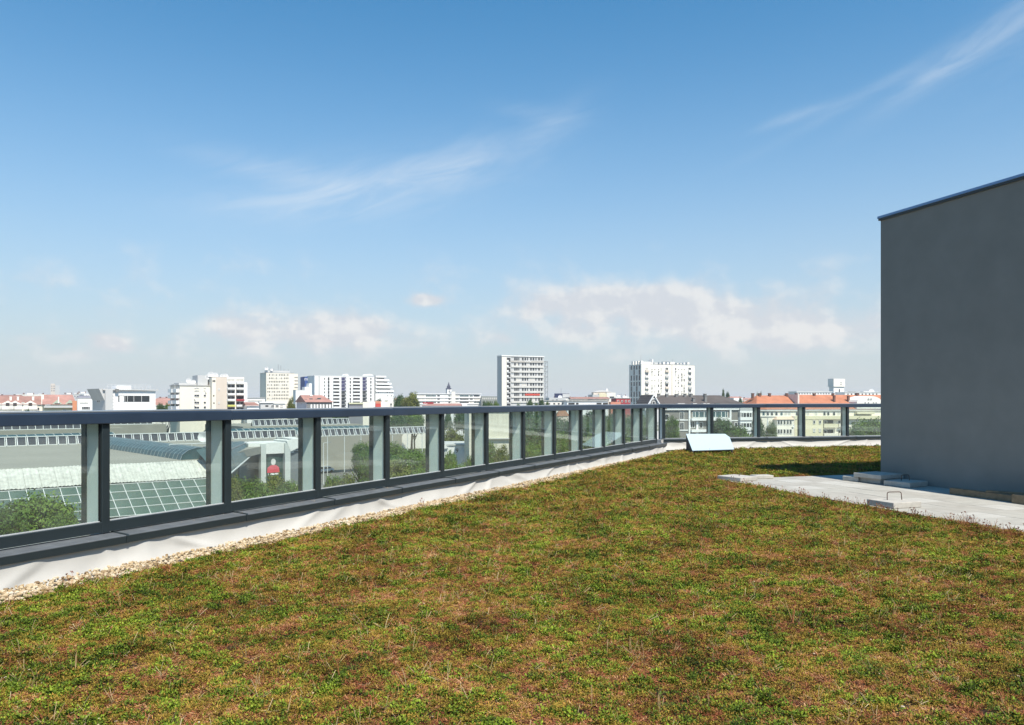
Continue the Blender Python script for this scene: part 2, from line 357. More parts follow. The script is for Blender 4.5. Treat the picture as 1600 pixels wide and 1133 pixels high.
MB().box(-1.06, 13.6, *(sorted((0.02 * -sgn, 3.04 * -sgn))), 0.004, 0.0215).build('bedding', mat('paving_bed', (0.22, 0.21, 0.19), 1.0, .2), pv)
MB().box(-1.06, -0.01, *(sorted((-2.0 * -sgn, 0.0199 * -sgn))), 0.004, 0.0215).build('bedding', mat('paving_bed', (0.22, 0.21, 0.19)), pv)
PADZ = 0.066

# ------------------------------------------------------------------ ballast slabs with lifting loops
def slab(name, c, size, rz, label, handle=None, z=PADZ, mt=None):
    e = tag(empty(name, (c[0], c[1], z), rz), label, 'concrete block', 'concrete ballast blocks on the paving')
    L, W, H = size
    mb = MB(); mb.box(-L/2, L/2, -W/2, W/2, 0, H); mb.build('block', mt or SLABM, e, bevel=0.008)
    if handle:
        hx, hy, hw, hh, full, tilt = handle
        mb = MB(); r = 0.0065; b = H - 0.02
        pts = [(-hw/2, 0, b), (-hw/2, 0, H + hh - .02), (-hw/2 + .012, 0, H + hh - .004), (-hw/2 + .03, 0, H + hh)]
        pts += [(hw/2 - .03, 0, H + hh), (hw/2 - .012, 0, H + hh - .004), (hw/2, 0, H + hh - .02), (hw/2 + .012, 0, b)] if full else [(-hw/2 + .06, 0, H + hh + .004)]
        c_, s_ = math.cos(tilt), math.sin(tilt); pts = [(hx + p[0] * c_, hy + p[0] * s_, p[2]) for p in pts]
        for p, q in zip(pts[:-1], pts[1:]): mb.tube(p, q, r, 6)
        mb.build('lifting_loop', REBAR, e, smooth=True)
    return e
RZ = math.atan2(PW.y, PW.x)
slab('ballast_block', (5.56, 11.40), (0.50, 0.52, 0.085), RZ + 0.04, 'sunlit concrete block with a bent rebar loop at the edge of the plants', (-0.02, 0.03, 0.22, 0.115, True, 1.35))
slab('ballast_block', (4.36, 15.15), (0.56, 0.50, 0.075), RZ + 0.30, 'pale concrete block on the far left tip of the paving', (0.05, 0.05, 0.08, 0.05, False, 1.2))
slab('ballast_block', (4.93, 15.45), (0.38, 0.24, 0.065), RZ + 1.50, 'small concrete block touching the block on the paving tip')
slab('ballast_block', (6.62, 15.02), (0.34, 0.40, 0.085), RZ + 0.2, 'narrow shaded block with an upright hooked bar', (0.0, 0.1, 0.05, 0.15, False, 0.3))
slab('ballast_block', (6.90, 14.68), (0.46, 0.50, 0.09), RZ + 0.1, 'lower block of the shaded stack by the grey wall')
slab('ballast_block', (6.88, 14.70), (0.60, 0.62, 0.08), RZ + 0.15, 'upper block lying on the shaded stack by the grey wall', z=PADZ + 0.0905)
slab('ballast_block', (7.10, 14.12), (0.50, 0.55, 0.09), RZ + 0.25, 'shaded concrete block with a loop in front of the stack', (-0.02, 0.02, 0.17, 0.10, True, 1.3))

# ------------------------------------------------------------------ timber offcuts in the shade
def board(c, L, W, H, rz, z, label, tilt=0.0):
    mb = MB(); n = 10
    o = mb.box(-L/2, L/2, -W/2, W/2, 0, H).build('timber_board', WOOD, None, (c[0], c[1], z), rz, bevel=0.004)
    o.rotation_euler = (0, tilt, rz); return tag(o, label, 'board', 'timber offcuts beside the grey wall')
def wab(a, b): p = PC + PW * a + PN * b; return (p.x, p.y)
board(wab(2.80, .60), 1.15, 0.11, 0.10, RZ + .03, PADZ, 'long timber board lying in shade at the right edge')
board(wab(3.35, .36), 0.80, 0.10, 0.10, RZ - .06, PADZ, 'second timber board lying behind the long board')
board(wab(3.12, .46), 0.60, 0.10, 0.026, RZ + .55, PADZ + 0.1015, 'thin plank laid across the two timber boards')
board(wab(3.72, .68), 0.62, 0.14, 0.13, RZ, PADZ, 'stout timber block in front at the picture edge')
board(wab(3.05, .16), 1.0, 0.07, 0.05, RZ + .02, PADZ, 'low timber batten closest to the grey wall')

# ------------------------------------------------------------------ pale sheet leaning on its wedge by the corner
TL, TR2, TR, BR, BL = at(1072, 678, 23.0), at(1133, 678, 23.15), at(1140, 683, 22.95), at(1147, 702, 22.2), at(1082, 704, 22.0)
sh = tag(empty('leaning_sheet', (BL.x, BL.y, BL.z)), 'pale blue sheet propped at a slant near the railing corner', 'sheet')
nrm = (TR2 - TL).cross(BL - TL).normalized(); nrm = nrm if nrm.z < 0 else -nrm
top_ = [p - BL for p in (TL, TR2, TR, BR, BL)]; bot = [p + nrm * 0.02 for p in top_]
mb = MB(); mb.add(top_ + bot, [(0, 1, 2, 3, 4), (9, 8, 7, 6, 5)] + [(k, 5 + k, 5 + (k + 1) % 5, (k + 1) % 5) for k in range(5)]); mb.build('sheet', PANELM, sh)
def prop(k0, k1, off):
    a = bot[k0] + off; b = bot[k1] + off; lo = -0.12
    p = [a, b, Vector((b.x, b.y, lo)), Vector((a.x, a.y, lo))]; q = [x + Vector((0.03, 0.004, 0)) for x in p]
    mm = MB(); mm.add(p + q, [(0, 1, 2, 3), (7, 6, 5, 4)] + [(k, 4 + k, 4 + (k+1) % 4, (k+1) % 4) for k in range(4)]); mm.build('wedge', mat('dark_prop', (0.05, 0.055, 0.065), 0.8), sh)
prop(0, 4, Vector((0.004, 0, -0.004))); prop(2, 3, Vector((-0.06, 0, -0.004)))

# ------------------------------------------------------------------ scattered instances (stuff)
def gn_scatter(name, pts, rots, scls, idxs, protos, label, cat, kind='stuff'):
    me = bpy.data.meshes.new(name); me.vertices.add(len(pts)); me.vertices.foreach_set('co', np.asarray(pts, 'f').ravel())
    a = me.attributes.new('rot', 'FLOAT_VECTOR', 'POINT'); a.data.foreach_set('vector', np.asarray(rots, 'f').ravel())
    a = me.attributes.new('scl', 'FLOAT_VECTOR', 'POINT'); a.data.foreach_set('vector', np.asarray(scls, 'f').ravel())
    a = me.attributes.new('idx', 'INT', 'POINT'); a.data.foreach_set('value', np.asarray(idxs, 'i'))
    o = bpy.data.objects.new(name, me); COL.objects.link(o)
    col = bpy.data.collections.new(name + '_pieces')
    for p in protos: col.objects.link(p)
    ng = bpy.data.node_groups.new(name + '_nodes', 'GeometryNodeTree')
    ng.interface.new_socket('Geometry', in_out='INPUT', socket_type='NodeSocketGeometry'); ng.interface.new_socket('Geometry', in_out='OUTPUT', socket_type='NodeSocketGeometry')
    gi = ng.nodes.new('NodeGroupInput'); go = ng.nodes.new('NodeGroupOutput')
    ci = ng.nodes.new('GeometryNodeCollectionInfo'); ci.inputs['Collection'].default_value = col; ci.inputs['Separate Children'].default_value = True; ci.inputs['Reset Children'].default_value = True
    io = ng.nodes.new('GeometryNodeInstanceOnPoints'); io.inputs['Pick Instance'].default_value = True
    def attr(nm, dt):
        n = ng.nodes.new('GeometryNodeInputNamedAttribute'); n.data_type = dt; n.inputs['Name'].default_value = nm; return n.outputs['Attribute']
    e2r = ng.nodes.new('FunctionNodeEulerToRotation')
    ng.links.new(gi.outputs[0], io.inputs['Points']); ng.links.new(ci.outputs[0], io.inputs['Instance'])
    ng.links.new(attr('idx', 'INT'), io.inputs['Instance Index']); ng.links.new(attr('rot', 'FLOAT_VECTOR'), e2r.inputs[0]); ng.links.new(e2r.outputs[0], io.inputs['Rotation'])
    ng.links.new(attr('scl', 'FLOAT_VECTOR'), io.inputs['Scale']); ng.links.new(io.outputs[0], go.inputs[0])
    md = o.modifiers.new('scatter', 'NODES'); md.node_group = ng
    return tag(o, label, cat, kind=kind)

def plant_mat(name, cols, rough=0.6, world_scale=1.6):
    """leaf colour: varies plant by plant, leaf by leaf and slowly across the roof"""
    M = bpy.data.materials.new(name); M.use_nodes = True; t = M.node_tree; b = t.nodes['Principled BSDF']
    b.inputs['Roughness'].default_value = rough; b.inputs['Specular IOR Level'].default_value = 0.14
    oi = t.nodes.new('ShaderNodeObjectInfo'); at_ = t.nodes.new('ShaderNodeAttribute'); at_.attribute_name = 'leaf'
    ge = t.nodes.new('ShaderNodeNewGeometry'); n = t.nodes.new('ShaderNodeTexNoise'); n.inputs['Scale'].default_value = world_scale; n.inputs['Detail'].default_value = 3
    t.links.new(ge.outputs['Position'], n.inputs['Vector'])
    def mm(op, a, b_):
        q = t.nodes.new('ShaderNodeMath'); q.operation = op
        for k, v in ((0, a), (1, b_)):
            if isinstance(v, (int, float)): q.inputs[k].default_value = v
            else: t.links.new(v, q.inputs[k])
        return q.outputs[0]
    f = mm('ADD', mm('ADD', mm('MULTIPLY', oi.outputs['Random'], 0.30), mm('MULTIPLY', at_.outputs['Fac'], 0.62)), mm('MULTIPLY', mm('SUBTRACT', n.outputs['Fac'], 0.5), 1.1))  # leaf spread widened to imitate lit leaves against dark gaps
    f = mm('ADD', f, 0.04)
    cr = t.nodes.new('ShaderNodeValToRGB'); t.links.new(f, cr.inputs[0])
    els = cr.color_ramp.elements
    while len(els) < len(cols): els.new(0.5)
    for k, c in enumerate(cols): els[k].position = 0.08 + 0.84 * k / (len(cols) - 1); els[k].color = c + (1,)
    t.links.new(cr.outputs[0], b.inputs['Base Color'])
    return M
P_GREEN = plant_mat('sedum_green', [(0.014, 0.026, 0.004), (0.070, 0.110, 0.010), (0.155, 0.210, 0.018), (0.29, 0.37, 0.035)], 0.6)
P_BLUEG = plant_mat('sedum_blue_green', [(0.03, 0.055, 0.010), (0.10, 0.165, 0.022), (0.20, 0.28, 0.04)], 0.6)
P_OLIVE = plant_mat('sedum_olive', [(0.050, 0.032, 0.007), (0.17, 0.120, 0.017), (0.30, 0.225, 0.034), (0.42, 0.235, 0.050)], 0.7)
P_BROWN = plant_mat('sedum_dry', [(0.06, 0.019, 0.011), (0.25, 0.076, 0.033), (0.38, 0.155, 0.068), (0.54, 0.33, 0.165)], 0.85)
P_STRAW = plant_mat('dry_stalks', [(0.30, 0.20, 0.10), (0.46, 0.34, 0.19), (0.60, 0.50, 0.32)], 0.8)

def tuft(name, mt, nleaf, rad, hgt, ll, lw, lean, flat=0.0, stems=0):
    v = []; f = []; lf = []
    def leaf(p, d, L, W, curl, val):
        d = d.normalized(); s = d.cross(Vector((0, 0, 1)))
        if s.length < .05: s = Vector((1, 0, 0))
        s = (s.normalized() * math.cos(curl) + d.cross(s).normalized() * math.sin(curl)) * W * .5
        o = len(v); up = d.cross(s).normalized() * W * .18
        v.extend([tuple(p), tuple(p + d * L * .55 + s + up), tuple(p + d * L), tuple(p + d * L * .55 - s + up)])
        f.extend([(o, o+1, o+2), (o, o+2, o+3)]); lf.extend([val] * 4)
    for k in range(nleaf):
        a = random.uniform(0, 2*math.pi); r = rad * math.sqrt(random.random())
        h = hgt * (1 - 0.75 * (r / rad) ** 2) * random.uniform(0.25, 1.0)
        p = Vector((r * math.cos(a), r * math.sin(a), h))
        b_ = a + random.uniform(-1.2, 1.2); e_ = random.uniform(-0.2, 1.1) * (1 - flat) + flat * random.uniform(-.1, .35)
        d = Vector((math.cos(b_) * math.cos(e_), math.sin(b_) * math.cos(e_), math.sin(e_)))
        leaf(p, d, ll * random.uniform(.6, 1.3), lw * random.uniform(.7, 1.25), random.uniform(-.9, .9), random.random())
    me = bpy.data.meshes.new(name); me.from_pydata(v, [], f); me.materials.append(mt)
    at_ = me.attributes.new('leaf', 'FLOAT', 'POINT'); at_.data.foreach_set('value', np.asarray(lf, 'f'))
    me.update(); return bpy.data.objects.new(name, me)
def stalks(name, mt, n, hgt, heads):
    v = []; f = []; lf = []
    for k in range(n):
        a = random.uniform(0, 6.28); t = random.uniform(0.15, 1.3); L = hgt * random.uniform(.5, 1.1); w = 0.0011
        d = Vector((math.cos(a) * math.sin(t), math.sin(a) * math.sin(t), math.cos(t))); p = Vector((random.uniform(-.012, .012), random.uniform(-.012, .012), 0.006))
        bend = Vector((random.uniform(-.3, .3), random.uniform(-.3, .3), -0.1)) * L * .4
        pts = [p, p + d * L * .5 + bend * .2, p + d * L + bend]; s = d.orthogonal().normalized(); s2 = d.cross(s)
        for ax in (s, s2):
            o = len(v)
            for q in pts: v.extend([tuple(q + ax * w), tuple(q - ax * w)])
            f.extend([(o, o+1, o+3, o+2), (o+2, o+3, o+5, o+4)]); lf.extend([random.random()] * 6)
        if heads and random.random() < .7:
            for _ in range(6):
                c = pts[2] + Vector((random.uniform(-1, 1), random.uniform(-1, 1), random.uniform(-.5, .8))) * .006; o = len(v)
                e1 = Vector((random.uniform(-1, 1), random.uniform(-1, 1), random.uniform(-1, 1))).normalized() * .0045; e2 = e1.orthogonal().normalized() * .004
                v.extend([tuple(c - e1), tuple(c + e2), tuple(c + e1), tuple(c - e2)]); f.append((o, o+1, o+2, o+3)); lf.extend([0.2] * 4)
    me = bpy.data.meshes.new(name); me.from_pydata(v, [], f); me.materials.append(mt)
    at_ = me.attributes.new('leaf', 'FLOAT', 'POINT'); at_.data.foreach_set('value', np.asarray(lf, 'f'))
    me.update(); return bpy.data.objects.new(name, me)
protos = []
for k in range(4): protos.append(tuft('p%02d_leafy' % k, P_GREEN, 34, 0.034, 0.034, 0.0145, 0.0092, 0.5))
for k in range(3): protos.append(tuft('p%02d_blue' % (4 + k), P_BLUEG, 46, 0.032, 0.036, 0.012, 0.004, 0.5))
for k in range(4): protos.append(tuft('p%02d_olive' % (7 + k), P_OLIVE, 48, 0.036, 0.028, 0.013, 0.0048, 0.5))
for k in range(4): protos.append(tuft('p%02d_dry' % (11 + k), P_BROWN, 44, 0.038, 0.016, 0.024, 0.0030, 0.2, 0.6))
for k in range(2): protos.append(stalks('p%02d_stalk' % (15 + k), P_STRAW, 4, 0.085, False))
for k in range(2): protos.append(stalks('p%02d_head' % (17 + k), P_BROWN, 5, 0.10, True))

def dens(Y): return 2100.0 if Y < 6 else 2100.0 * (6.0 / Y) ** 1.2
pts = []; rots = []; scls = []; idxs = []
Y = 2.6
while Y < 29:
    dY = 0.25; xr = 0.71 * Y + 0.9; xl = -0.71 * Y - 0.9
    n = int(dens(Y) * (xr - xl) * dY)
    X = rng.uniform(xl, xr, n); YY = rng.uniform(Y, Y + dY, n)
    for x, y in zip(X, YY):
        p = (x - RO.x) * RN.x + (y - RO.y) * RN.y
        if p < 0.55: continue
        q = (x - CORNER.x) * FN.x + (y - CORNER.y) * FN.y
        if q < 0.42: continue
        rx, ry = x - PC.x, y - PC.y; a = rx * PW.x + ry * PW.y; b = rx * PN.x + ry * PN.y
        ed = 0.10 * noise.noise(Vector((x * 2.2, y * 2.2, 1.0))) + 0.05 * noise.noise(Vector((x * 9, y * 9, 3.0)))
        if p < 0.66 + ed: continue
        if a > -1.08 + ed * .5 and -11 < b < 3.06 + ed: continue
        sc = (1.0 if y < 6 else (y / 6.0) ** 0.55) * random.uniform(.65, 1.25)
        n1_ = noise.noise(Vector((x * 2.2, y * 2.2, 0.0))) * .30 + noise.noise(Vector((x * 5.6, y * 5.6, 7.0))) * .50 + noise.noise(Vector((x * 12.0, y * 12.0, 17.0))) * .75 + noise.noise(Vector((x * .45, y * .45, 9.0))) * .18 + random.uniform(-.24, .24)
        n2_ = noise.noise(Vector((x * 2.3, y * 2.3, 20.0))) + random.uniform(-.25, .25)
        if random.random() < 0.20 + 0.6 * max(0, noise.noise(Vector((x * 13, y * 13, 4.0)))): continue
        z = gz(x, y) - 0.006; hs = 1.0
        if n1_ > 0.25:
            i = random.randint(4, 6) if n2_ > 0.42 else random.randint(0, 3); hs = random.uniform(.45, 1.2); z += 0.002
        elif n1_ > -0.03:
            i = random.randint(7, 10) if random.random() < .84 else random.randint(0, 3); hs = random.uniform(.7, 1.25)
        else:
            i = random.randint(11, 14) if random.random() < .72 else random.randint(7, 10); hs = random.uniform(.6, 1.1)
            if n1_ < -0.45 and random.random() < .6: continue
        u_ = random.random()
        if u_ < 0.014: i = random.randint(15, 16); hs = 1.0
        elif u_ < 0.018 or (u_ < 0.09 and 2.8 < b < 3.35 and a > -1.2): i = random.randint(17, 18); hs = random.uniform(.8, 1.3)
        if i >= 15: sc = min(sc, 1.25)
        pts.append((x, y, z)); rots.append((random.uniform(-.25, .25), random.uniform(-.25, .25), random.uniform(0, 6.28))); scls.append((sc, sc, sc * hs)); idxs.append(i)
    Y += dY
print('sedum tufts', len(pts))
gn_scatter('sedum', pts, rots, scls, idxs, protos, 'low green, olive and rusty brown sedum carpet covering the roof', 'sedum')

# gravel margin
STONE = plant_mat('river_gravel', [(0.20, 0.135, 0.075), (0.42, 0.31, 0.18), (0.53, 0.43, 0.29), (0.60, 0.53, 0.42)], 0.75, 5.0)
STONED = mat('dark_pebble', (0.10, 0.085, 0.07), 0.8, 0.3, 20)
st = []
for k in range(6):
    bm = bmesh.new(); bmesh.ops.create_icosphere(bm, subdivisions=1, radius=1.0)
    for v in bm.verts: v.co = Vector((v.co.x * random.uniform(.85, 1.2), v.co.y * random.uniform(.6, .95), v.co.z * random.uniform(.45, .75)))
    me = bpy.data.meshes.new('s%d_stone' % k); bm.to_mesh(me); bm.free(); me.materials.append(STONED if k == 5 else STONE)
    a = me.attributes.new('leaf', 'FLOAT', 'POINT'); a.data.foreach_set('value', np.full(len(me.vertices), random.random(), 'f'))
    st.append(bpy.data.objects.new('s%d_stone' % k, me))
pts = []; rots = []; scls = []; idxs = []
def gravel(o, u, n_, x0, x1, count, wmin, wmax):
    for k in range(count):
        s = random.uniform(x0, x1); w = random.uniform(wmin, wmax + 0.10 * noise.noise(Vector((s * 1.3, 3.3, 0))))
        p = o + u * s + n_ * w; r = random.choice((.010, .013, .016, .019, .024)) * random.uniform(.8, 1.2)
        pts.append((p.x, p.y, 0.035 + random.uniform(-.012, .022) + (0.02 if w > .6 else 0))); rots.append((random.uniform(-.6, .6), random.uniform(-.6, .6), random.uniform(0, 6.28))); scls.append((r, r, r))
        idxs.append(5 if random.random() < .04 else random.randint(0, 4))
gravel(o1, RU, RN, -3.5 * LP, 4 * LP, 11000, 0.20, 0.72)
gravel(o1, RU, RN, 4 * LP, LEN - .3, 9000, 0.20, 0.72)
gravel(CORNER, FU, FN, 0.5, 10, 2500, 0.22, 0.55)
gn_scatter('gravel', pts, rots, scls, idxs, st, 'strip of cream and ochre pebbles between parapet and sedum', 'gravel')
# crumbs lying on the flashing
pts = []; rots = []; scls = []; idxs = []
for k in range(90):
    s = random.choice((4.3, 4.5, 6.9, 9.2, 2.6, 1.1)) + random.gauss(0, .35); p = o1 + RU * s + RN * random.uniform(.05, .2); r = random.uniform(.002, .006)
    pts.append((p.x, p.y, 0.336)); rots.append((0, 0, random.uniform(0, 6))); scls.append((r, r, r)); idxs.append(random.randint(0, 4))
for k in range(420):
    y = random.uniform(3, 16); x = random.uniform(-.7 * y, .7 * y)
    if pdist(x, y) < .9 or not inside(x, y): continue
    r = random.uniform(.004, .010); pts.append((x, y, gz(x, y) + .012)); rots.append((0, 0, random.uniform(0, 6))); scls.append((r, r, r)); idxs.append(random.randint(0, 4))
gn_scatter('pebble_crumbs', pts, rots, scls, idxs, [o.copy() for o in st], 'crumbs of gravel lying on the dark flashing and among the sedum', 'gravel')
# ------------------------------------------------------------------ city: ground, street
def ground_mat():
    M = bpy.data.materials.new('city_ground'); M.use_nodes = True; t = M.node_tree; b = t.nodes['Principled BSDF']; b.inputs['Roughness'].default_value = 0.95
    tcn = t.nodes.new('ShaderNodeTexCoord'); n = t.nodes.new('ShaderNodeTexNoise'); n.inputs['Scale'].default_value = 0.022; n.inputs['Detail'].default_value = 6
    t.links.new(tcn.outputs['Object'], n.inputs['Vector']); cr = t.nodes.new('ShaderNodeValToRGB'); e = cr.color_ramp.elements
    e[0].position = 0.40; e[0].color = (0.055, 0.075, 0.022, 1); e[1].position = 0.58; e[1].color = (0.13, 0.125, 0.11, 1); k = e.new(0.48); k.color = (0.085, 0.10, 0.04, 1)
    t.links.new(n.outputs['Fac'], cr.inputs[0]); t.links.new(cr.outputs[0], b.inputs['Base Color']); return M
gs = MB(); gs.add([(-9000, -600, 0), (9000, -600, 0), (9000, 6500, 0), (-9000, 6500, 0)], [(0, 1, 2, 3)])
tag(gs.build('ground', ground_mat(), None, (0, 0, GROUND)), kind='structure')
ASPH = mat('asphalt', (0.085, 0.085, 0.085), 0.95, 0.2, 0.4)
HU = Vector((0.766, 0.643, 0)); HV = Vector((-0.643, 0.766, 0)); HRZ = math.atan2(HU.y, HU.x)   # bearing of the terminal hall and its street
def hw(u, v, z=0.0): p = HU * u + HV * v; return Vector((p.x, p.y, z))
def sheet(name, pts_uv, z, mt):
    mb = MB(); mb.add([tuple(hw(u, v, 0)) for u, v in pts_uv], [tuple(range(len(pts_uv)))]); return tag(mb.build(name, mt, None, (0, 0, z)), kind='structure')
sheet('forecourt', [(40, 60), (170, 60), (170, 175), (40, 175)], GROUND + 0.004, mat('forecourt_paving', (0.16, 0.16, 0.15), 0.9, 0.15, 0.3))
sheet('road', [(60, 100), (190, 96), (190, 108), (60, 112)], GROUND + 0.008, ASPH)
for k in range(12):
    mk = MB(); p = [hw(66 + k * 8, 104.7 + .0), hw(69 + k * 8, 104.6), hw(69 + k * 8, 104.85), hw(66 + k * 8, 104.95)]
    if k == 0: rd = bpy.data.objects['road']
    mk.add([tuple(q) for q in p], [(0, 1, 2, 3)]); mk.build('lane_dash', mat('road_paint', (0.75, 0.75, 0.72), 0.8), rd, (0, 0, 0.004))

# ------------------------------------------------------------------ materials of the city
def plaster(n, c, v=0.07): return mat(n, c, 0.88, v, 0.22, streak=True)
CREAM = plaster('cream_render', (0.84, 0.775, 0.655)); WHITE = plaster('white_render', (0.84, 0.83, 0.81)); WARM = plaster('warm_white_render', (0.83, 0.79, 0.72))
GREY = plaster('pale_grey_render', (0.53, 0.53, 0.52)); BEIGE = plaster('beige_render', (0.66, 0.57, 0.48)); DGREY = plaster('dark_grey_render', (0.20, 0.20, 0.195)); LILAC = plaster('lilac_grey_render', (0.52, 0.50, 0.54))
ORANGE = plaster('orange_render', (0.62, 0.26, 0.14)); BLUEP = plaster('blue_panel', (0.035, 0.085, 0.28)); REDP = plaster('dark_red_render', (0.36, 0.05, 0.06)); YELL = plaster('yellow_render', (0.74, 0.67, 0.46))
RIDGE = mat('ridge_render', (0.70, 0.62, 0.55), 0.9)
def tiles(n, c):
    M = mat(n, c, 0.85, 0.22, 0.35); t = M.node_tree; b = t.nodes['Principled BSDF']
    w = t.nodes.new('ShaderNodeTexWave'); w.wave_type = 'BANDS'; w.bands_direction = 'X'; w.inputs['Scale'].default_value = 1.1; w.inputs['Distortion'].default_value = 0.4
    tcn = t.nodes.new('ShaderNodeTexCoord'); t.links.new(tcn.outputs['Object'], w.inputs['Vector'])
    bp = t.nodes.new('ShaderNodeBump'); bp.inputs['Strength'].default_value = 0.5; bp.inputs['Distance'].default_value = 0.05; t.links.new(w.outputs['Fac'], bp.inputs['Height']); t.links.new(bp.outputs[0], b.inputs['Normal'])
    return M
TILE = tiles('orange_roof_tile', (0.42, 0.17, 0.095)); TILE2 = tiles('brown_red_roof_tile', (0.30, 0.165, 0.135)); TILE3 = tiles('dark_grey_roof_tile', (0.095, 0.082, 0.076)); TILE4 = tiles('rose_roof_tile', (0.37, 0.20, 0.165))
FLATR = mat('flat_roof_felt', (0.42, 0.41, 0.39), 0.95, 0.15, 0.2)
WGLASS = mat('window_glass', (0.025, 0.03, 0.035), 0.12, 0.3, 0.8, spec=0.6); WDARK = mat('dark_opening', (0.03, 0.03, 0.032), 0.8, 0.3, 0.8); WBLIND = mat('drawn_blind', (0.55, 0.52, 0.46), 0.8, 0.1)
WTEAL = mat('teal_glass', (0.05, 0.10, 0.11), 0.12, 0.35, 0.6, spec=0.6); WFR = mat('window_frame_white', (0.74, 0.73, 0.70), 0.6, 0.05)
DISH = mat('dish_white', (0.75, 0.75, 0.74), 0.5, 0.05); STEEL = mat('grey_steel', (0.30, 0.31, 0.32), 0.45, 0.1, metal=0.3); WINDIGO = mat('indigo_loggia_panel', (0.06, 0.055, 0.13), 0.5, 0.2, 1.0)

# ------------------------------------------------------------------ building kit
WM = {}
def win_mesh(w, h, style):
    k = (round(w, 2), round(h, 2), style)
    if k in WM: return WM[k]
    mb = MB(); pane = {'dark': WGLASS, 'open': WDARK, 'blind': WBLIND, 'teal': WTEAL, 'bare': WGLASS, 'indigo': WINDIGO}[style]
    if style in ('bare', 'open', 'indigo'): mb.box(-w/2, w/2, -0.03, 0.06, 0, h, 1)
    else:
        t = 0.09; mb.box(-w/2, w/2, -0.02, 0.06, 0, h, 1)
        mb.box(-w/2 - t, -w/2 + .02, -0.06, 0.05, -t, h + t, 0); mb.box(w/2 - .02, w/2 + t, -0.06, 0.05, -t, h + t, 0); mb.box(-w/2 + .02, w/2 - .02, -0.06, 0.05, h - .02, h + t, 0); mb.box(-w/2 + .02, w/2 - .02, -0.12, 0.05, -t, 0.02, 0)
        if w > 0.9: mb.box(-.04, .04, -0.045, 0.05, 0.02, h - .02, 0)
    WM[k] = mb.mesh('window', [WFR, pane]); return WM[k]
class Bld:
    """a building: empty at its front-left foot, local x along the front, y into the depth, z up; elements are given by where they show on the front"""
    def __init__(s, name, label, Y, pxl, pxr, psi, depth, cat='building', group=None, z0=GROUND):
        s.psi = R(psi); s.Y0 = Y; s.X0 = (pxl - 800) * Y / F; s.z0 = z0; s.dp = depth
        s.e = tag(empty(name, (s.X0, Y, z0), s.psi), label, cat, group); s.w = s.x(pxr)
    def x(s, px):
        k = (px - 800) / F; return (k * s.Y0 - s.X0) / (math.cos(s.psi) - k * math.sin(s.psi))
    def z(s, py, px=None):
        t = 0 if px is None else s.x(px); return EYE - (py - HZ) * (s.Y0 + t * math.sin(s.psi)) / F - s.z0
    def block(s, pxl, pxr, pyt, mt, name='wall', y0=0.0, y1=None, pyb=None, px=None):
        q = px if px is not None else pxl
        zb = 0.0 if pyb is None else s.z(pyb, q)
        return MB().box(s.x(pxl), s.x(pxr), y0, s.dp if y1 is None else y1, zb, s.z(pyt, q)).build(name, mt, s.e)
    def flat(s, pxl, pxr, pyt, y0=0.0, y1=None, mt=None, over=0.25, th=0.3, name='roof'):
        zt = s.z(pyt, pxl); y1 = s.dp if y1 is None else y1
        return MB().box(s.x(pxl) - over, s.x(pxr) + over, y0 - over, y1 + over, zt, zt + th).build(name, mt or FLATR, s.e)
    def win(s, px, py, wpx, hpx, style='dark', y=0.0, name='window', parent=None):
        t = s.x(px); k = (s.Y0 + t * math.sin(s.psi)) / F
        return place(win_mesh(max(.3, wpx * k), hpx * k, style), name, parent or s.e, (t, y, s.z(py + hpx / 2, px)))
    def sidewin(s, yy, zz, w, h, style='dark', left=True):
        return place(win_mesh(w, h, style), 'window', s.e, (0 if left else s.w, yy, zz), -math.pi/2 if left else math.pi/2)
    def band(s, pxl, pxr, pyt, pyb, mt, name='band', proud=0.18, back=0.05):
        return MB().box(s.x(pxl), s.x(pxr), -proud, back, s.z(pyb, pxl), s.z(pyt, pxl)).build(name, mt, s.e)
    def gable(s, pxl, pxr, pye, pyr, mt, y0=0.0, y1=None, hipl=0.0, hipr=0.0, over=0.4, name='roof', ridge_at=0.5):
        """roof with its ridge along the front; hips in metres"""
        x0, x1 = s.x(pxl) - over, s.x(pxr) + over; y1 = s.dp if y1 is None else y1; ze, zr = s.z(pye, pxl), s.z(pyr, pxl); y0 -= over; y1 += over; ym = y0 + (y1 - y0) * ridge_at
        v = [(x0, y0, ze), (x1, y0, ze), (x1, y1, ze), (x0, y1, ze), (x0 + hipl, ym, zr), (x1 - hipr, ym, zr)]
        mb = MB(); mb.add(v, [(0, 1, 5, 4), (2, 3, 4, 5), (0, 4, 3), (1, 2, 5), (3, 2, 1, 0)]); return mb.build(name, mt, s.e)
    def chimney(s, px, pyt, pyb, w=0.7, y=None, mt=None, parent=None):
        t = s.x(px); y = s.dp * .45 if y is None else y; mb = MB(); zt = s.z(pyt, px)
        mb.box(t - w/2, t + w/2, y, y + w, s.z(pyb, px) - .5, zt); mb.box(t - w/2 - .08, t + w/2 + .08, y - .08, y + w + .08, zt, zt + .12)
        return mb.build('chimney', mt or mat('chimney_brick', (0.16, 0.085, 0.065), 0.9), parent or s.e)
    def dish(s, px, py, r, y=2.0, mt=None):
        t = s.x(px); z = s.z(py, px); mb = MB(); n = 12
        vs = [(0, 0.25 * r, 0)] + [(r * math.cos(2*math.pi*k/n), -0.05 * r, r * math.sin(2*math.pi*k/n)) for k in range(n)]
        mb.add(vs, [(0, 1 + (k+1) % n, 1 + k) for k in range(n)] + [(0, 1 + k, 1 + (k+1) % n) for k in range(0)])
        mb.tube((0, 0.2 * r, 0), (0, 0.5 * r, -1.6 * r), 0.06, 5); return mb.build('satellite_dish', mt or DISH, s.e, (t, y, z))
